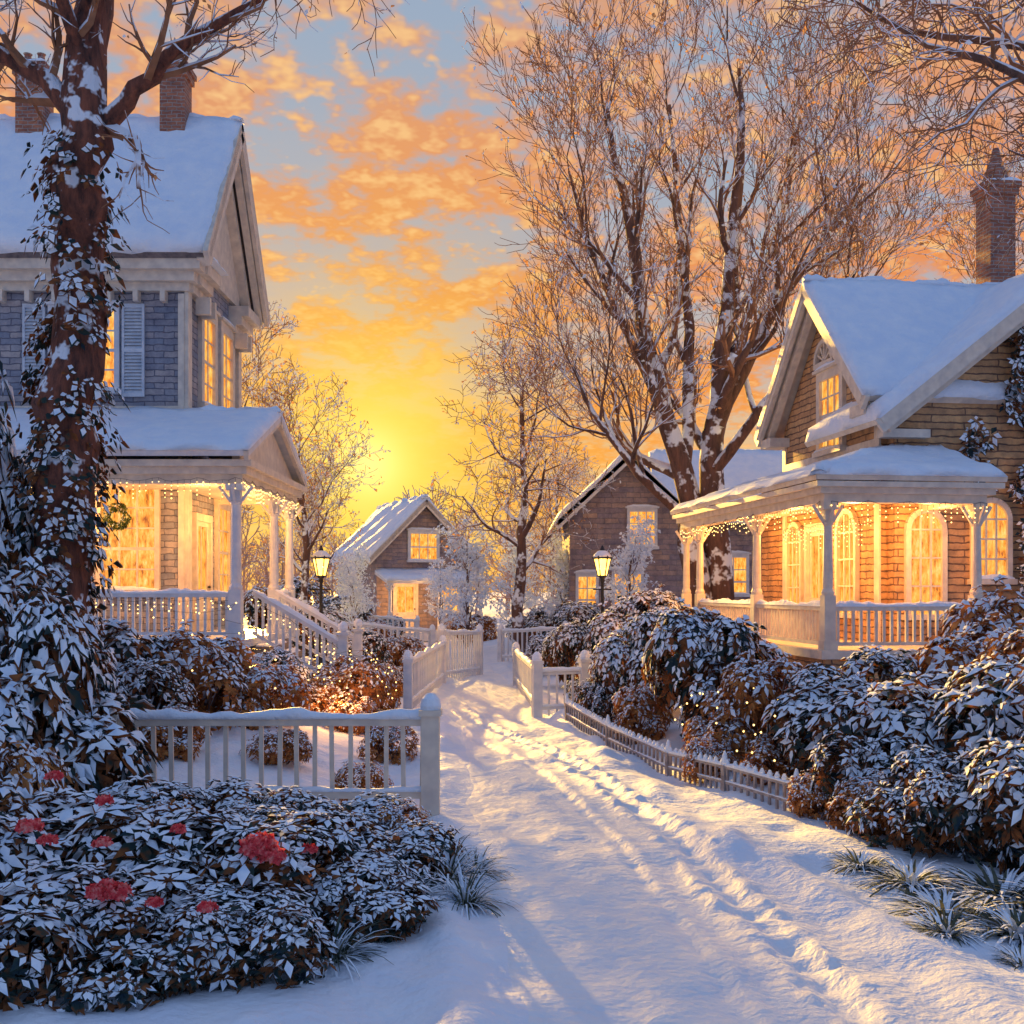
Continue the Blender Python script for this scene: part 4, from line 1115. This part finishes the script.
roof = r.obj('roof', [M_roof], GH); s.obj('roof_snow', [M_snow], roof, True)
mb = MB(); mb.beam((-2.5, -0.35, 4.5), (0, -0.35, 6.85), 0.1, 0.25); mb.beam((2.5, -0.35, 4.5), (0, -0.35, 6.85), 0.1, 0.25); mb.obj('trim', [M_white], GH)
window(GH, 0.5, 0, 3.85, 0.85, 1.2, 0, 3, 3); window(GH, 0.0, 0, 1.6, 0.9, 1.3, 0, 2, 3); window(GH, -1.4, 0, 1.6, 0.6, 1.2, 0, 2, 3)
window(GH, 3.9, 1.2, 2.2, 0.9, 1.3, 0, 2, 3); window(GH, 5.8, 1.2, 2.2, 0.9, 1.3, 0, 2, 3)

# ------------------------------------------------------------ street lamps
def street_lamp(x, y, label):
    o = thing('street_lamp', label, 'street lamp', (x, y, gz(x, y) - 0.02), 0, 'street lamps along the walk')
    k = 2.68 - (gz(x, y) - 0.02) - 2.42
    mb = MB()
    H = 2.4 + k
    mb.lathe([(0.17, 0), (0.17, 0.1), (0.12, 0.16), (0.13, 0.4), (0.08, 0.5), (0.055, 0.7), (0.045, 1.4), (0.06, 1.43), (0.042, 1.48), (0.036, H - 0.15), (0.06, H - 0.1), (0.045, H - 0.05), (0.1, H)], 0, 0, 12)
    mb.beam((-0.22, 0, H - 0.3), (0.22, 0, H - 0.3), 0.03, 0.03)
    mb.obj('lamp_post', [M_iron], o, True)
    mb = MB()
    mb.lathe([(0.12, H), (0.12, H + 0.03)], 0, 0, 6)
    mb.lathe([(0.24, H + 0.42), (0.25, H + 0.45), (0.14, H + 0.56), (0.06, H + 0.6), (0.05, H + 0.66), (0.015, H + 0.74)], 0, 0, 6)
    for i in range(6):
        a = math.pi / 3 * i
        mb.beam((0.11 * math.cos(a), 0.11 * math.sin(a), H + 0.02), (0.205 * math.cos(a), 0.205 * math.sin(a), H + 0.43), 0.022, 0.022)
    mb.obj('lantern_frame', [M_iron], o)
    mb = MB(); mb.lathe([(0.1, H + 0.031), (0.195, H + 0.418)], 0, 0, 6); mb.obj('lantern_glass', [M_lantern], o)
    mb = MB(); mb.lathe([(0.23, H + 0.462), (0.2, H + 0.52), (0.12, H + 0.6), (0.07, H + 0.62)], 0, 0, 10); mb.obj('snow_cap', [M_snow], o, True)
    point(x, y, o.location.z + H + 0.22, 160, (1, 0.5, 0.16), 0.05)
street_lamp(-4.52, 26, 'black iron lamp post with glowing lantern near porch steps')
street_lamp(2.14, 26, 'black iron lamp post with glowing lantern among snowy shrubs')

# ------------------------------------------------------------ fences
def fence(name, label, p0, p1, h, sp, pw, posts=(True, True), postw=0.16, posth=None, mat=M_white, rail=0.06, group=None, z=None, pointed=False, bottom=0.16):
    p0 = Vector(p0); p1 = Vector(p1)
    L = (p1 - p0).length; ang = math.atan2(p1.y - p0.y, p1.x - p0.x)
    z0 = (gz(p0.x, p0.y) if z is None else z)
    z1 = (gz(p1.x, p1.y) if z is None else z)
    o = thing(name, label, 'fence', (p0.x, p0.y, z0), ang, group)
    dz = z1 - z0
    mb = MB(); mb.beam((0, 0, h), (L, 0, h + dz), rail * 1.3, rail); mb.obj('rail', [mat], o)
    mb = MB(); mb.beam((0, 0, bottom), (L, 0, bottom + dz), rail, rail); mb.obj('rail', [mat], o)
    mb = MB(); mb.snowrail((0, 0, h + rail / 2), (L, 0, h + dz + rail / 2), rail * 1.9, rail * 1.2, 0); mb.snowrail((0, 0, bottom + rail / 2), (L, 0, bottom + dz + rail / 2), rail * 1.3, rail * 0.6, 0)
    mb.obj('snow_cover', [M_snow], o, True)
    pb = MB(); pb.box(-pw / 2, pw / 2, -pw / 3, pw / 3, -0.05, h - rail / 2 if not pointed else h + 0.03)
    if pointed:
        pb.lathe([(pw * 0.75, h + 0.03), (pw * 0.95, h + 0.055), (pw * 0.35, h + 0.10)], 0, 0, 6, 1)
    me = pb.mesh('picket', [mat, M_snow])
    n = int(L / sp)
    for i in range(n):
        t = (i + 0.5) / n
        q = part('picket', me, o, (t * L, 0, dz * t))
        q.rotation_euler = (random.gauss(0, 0.012), random.gauss(0, 0.03 if pointed else 0.008), 0)
    ph = posth or h + 0.15
    for k, on in enumerate(posts):
        if not on: continue
        mb = MB()
        a = postw / 2
        mb.box(-a, a, -a, a, -0.1, ph - 0.12); mb.box(-a * 1.25, a * 1.25, -a * 1.25, a * 1.25, ph - 0.12, ph - 0.06)
        mb.lathe([(a * 1.1, ph - 0.06), (a * 1.2, ph - 0.02), (a * 1.0, ph + 0.05), (a * 0.5, ph + 0.1), (a * 0.1, ph + 0.11)], 0, 0, 10, 1)
        part('post', mb.mesh('post', [mat, M_snow]), o, (k * L, 0, dz * k))
    return o
fence('fence', 'white baluster fence with thick snow on its top rail', (-4.1, 11.2), (-0.83, 11.2), 0.98, 0.175, 0.045, (True, True), 0.18, 1.17, rail=0.07, z=0.02, bottom=0.24, mat=M_cream)
FG = 'white garden fence sections'
fence('fence', 'white picket fence running along the walk', (-1.95, 20.6), (-1.7, 27), 0.9, 0.18, 0.04, group=FG)
fence('fence', 'white picket fence across a far garden', (-6.0, 33.5), (-2.5, 34.5), 0.95, 0.2, 0.05, group=FG)
fence('fence', 'white picket fence across a far garden', (-0.35, 35), (1.6, 33), 0.95, 0.2, 0.05, group=FG)
fence('gate', 'white garden gate standing by the walk', (-1.75, 27.2), (-0.9, 30.5), 1.15, 0.18, 0.045, group=FG)
fence('fence', 'white picket fence section with snowy post beside the walk', (0.46, 20.2), (1.35, 20.4), 0.8, 0.14, 0.04, (True, True), 0.17, 1.1, group=FG)
fence('fence', 'white picket fence running along the walk', (0.42, 21.5), (0.1, 27), 0.8, 0.18, 0.04, (False, True), group=FG)
fence('fence', 'white picket fence across a far garden', (-8.5, 46), (-4.0, 46.5), 1.0, 0.22, 0.08, group=FG)
LG = 'low border fence lengths'
pts = [(0.95, 19.0), (1.45, 16.6), (2.05, 14.4), (2.5, 12.9), (2.98, 11.5)]
for i in range(4):
    fence('border_fence', 'low snow-capped border fence edging the shrub bed', pts[i], pts[i + 1], 0.28, 0.14, 0.035, (i == 0, True), 0.06, 0.36, rail=0.03, group=LG, pointed=True, mat=M_oldpaint, bottom=0.1)

# ------------------------------------------------------------ lights
for (x, y, z, w) in [(-9, 21.3, 3.9, 170), (-6.0, 21.2, 3.8, 150), (-5.7, 23.8, 3.8, 90)]:
    point(x, y, z, w)
for (u, v, w) in [(0.9, 1.0, 130), (0.9, 3.6, 180), (0.9, 6.2, 130), (2.2, 0.8, 60)]:
    x, y = r2w(u, v); point(x, y, 3.5, w)
point(-2.7, 17.2, 0.9, 60); point(-4.4, 50.0, 2.0, 160)  # first point has no fixture, added to warm shrubs and snow near the steps
for i, (x, y, z, r_, n_) in enumerate([(-2.85, 18.9, 0.7, 0.85, 60), (-3.4, 18.0, 0.6, 0.6, 40), (-4.5, 15.8, 1.2, 1.1, 30), (2.9, 14.6, 0.6, 0.7, 30), (3.3, 12.9, 0.45, 0.6, 24)]):
    rr = random.Random(i + 60); mb = MB()
    prev = None
    for k in range(n_):
        a = k * 0.7; e = -0.3 + 1.5 * k / n_
        p = Vector((math.cos(a) * r_ * math.cos(e), math.sin(a) * r_ * math.cos(e), z + math.sin(e) * z * 0.9)) + Vector([rr.uniform(-0.06, 0.06) for _ in range(3)])
        mb.octa(p, 0.015, 1)
        if prev is not None: mb.beam(prev, p, 0.004, 0.004, 0)
        prev = p
    thing('string_lights', 'tiny warm lights strung through a garden shrub', 'string lights', (x, y, 0), 0, 'shrub string lights', mb.mesh('string_lights', [M_iron, M_bulb]))

AZ, EL = -14.0, 10.5
sl = bpy.data.lights.new('sun', 'SUN'); sl.energy = 13.0; sl.angle = R(0.8); sl.color = (1.0, 0.56, 0.10)
so = bpy.data.objects.new('sun', sl); COL.objects.link(so)
d = Vector((math.sin(R(AZ)) * math.cos(R(EL)), math.cos(R(AZ)) * math.cos(R(EL)), math.sin(R(EL))))
so.rotation_euler = (d).to_track_quat('Z', 'Y').to_euler()

w = bpy.data.worlds.new('World'); scene.world = w; w.use_nodes = True
w.node_tree.nodes.clear()
k = NT(w.node_tree)
out = k.n('ShaderNodeOutputWorld')
g = k.n('ShaderNodeTexCoord').outputs['Generated']
dirn = k.n('ShaderNodeVectorMath', {0: g}, operation='NORMALIZE').outputs[0]
sp = k.n('ShaderNodeSeparateXYZ', {0: dirn})
z = k.math('MAXIMUM', sp.outputs[2], 0.0)
den = k.math('ADD', z, 0.22)
cv = k.n('ShaderNodeCombineXYZ', {0: k.math('DIVIDE', sp.outputs[0], den), 1: k.math('DIVIDE', sp.outputs[1], den), 2: 0.0}).outputs[0]
n1 = k.noise(cv, 2.3, 4, 0.6)
n3 = k.noise(cv, 8.0, 4, 0.62)
n2 = k.noise(cv, 26.0, 2, 0.6)
cl = k.math('ADD', k.math('ADD', k.math('MULTIPLY', n1, 0.8), k.math('MULTIPLY', n2, 0.35)), k.math('MULTIPLY', n3, 0.9))
mask = k.n('ShaderNodeMapRange', {0: cl, 1: 0.90, 2: 1.10, 3: 0.0, 4: 1.0}, interpolation_type='SMOOTHSTEP').outputs[0]
gap = k.ramp(z, [(0.0, (0.98, 0.56, 0.16)), (0.12, (0.84, 0.52, 0.24)), (0.19, (0.58, 0.48, 0.42)), (0.28, (0.40, 0.43, 0.50)), (0.45, (0.32, 0.41, 0.54)), (0.8, (0.2, 0.32, 0.55))])
cld = k.ramp(z, [(0.0, (1.0, 0.42, 0.06)), (0.12, (0.95, 0.34, 0.05)), (0.24, (0.84, 0.28, 0.075)), (0.36, (0.78, 0.31, 0.13)), (0.5, (0.68, 0.36, 0.22)), (0.8, (0.3, 0.34, 0.46))])
sky = k.mix(mask, gap, cld)
hl = k.n('ShaderNodeMapRange', {0: k.math('ADD', n2, n3), 1: 1.03, 2: 1.25, 3: 0.0, 4: 0.75}).outputs[0]
sky = k.mix(hl, sky, (0.97, 0.60, 0.26))
SD = (math.sin(R(-7.4)) * math.cos(R(6.5)), math.cos(R(-7.4)) * math.cos(R(6.5)), math.sin(R(6.5)))
dt = k.n('ShaderNodeVectorMath', {0: dirn, 1: SD}, operation='DOT_PRODUCT').outputs['Value']
az = k.n('ShaderNodeMapRange', {0: dt, 1: 0.25, 2: 0.85, 3: 0.0, 4: 1.0}, interpolation_type='SMOOTHSTEP').outputs[0]
sky = k.mix(az, (0.23, 0.34, 0.60), sky)
dc = k.math('MAXIMUM', dt, 0.0)
g1 = k.math('MULTIPLY', k.math('POWER', dc, 55.0), 0.85)
g1b = k.math('MULTIPLY', g1, k.math('ADD', 0.25, k.math('MULTIPLY', n3, 1.3)), clamp=True)
sky = k.mix(g1b, sky, (1.0, 0.54, 0.06))
g2 = k.math('POWER', dc, 260.0, clamp=True)
sky = k.mix(g2, sky, (1.15, 0.80, 0.09))
g3 = k.math('POWER', dc, 2500.0, clamp=True)
sky = k.mix(g3, sky, (1.3, 1.05, 0.28))
ns = k.n('ShaderNodeTexSky', sky_type='NISHITA', sun_disc=False, sun_elevation=R(EL), sun_rotation=R(AZ))
b1 = k.n('ShaderNodeBackground', {'Color': sky, 'Strength': 1.0})
b2 = k.n('ShaderNodeBackground', {'Color': ns.outputs[0], 'Strength': 0.002})
ad = k.n('ShaderNodeAddShader', {0: b1.outputs[0], 1: b2.outputs[0]})
k.t.links.new(ad.outputs[0], out.inputs[0])

cam = bpy.data.cameras.new('camera'); co = bpy.data.objects.new('camera', cam); COL.objects.link(co)
co.location = (0, 0, 2.35); co.rotation_euler = (R(90), 0, 0)
cam.lens = 38.6; cam.sensor_width = 36; cam.shift_y = 0.076; cam.clip_end = 3000; cam.clip_start = 0.05
scene.camera = co
print('verts', sum(len(m.vertices) for m in bpy.data.meshes))
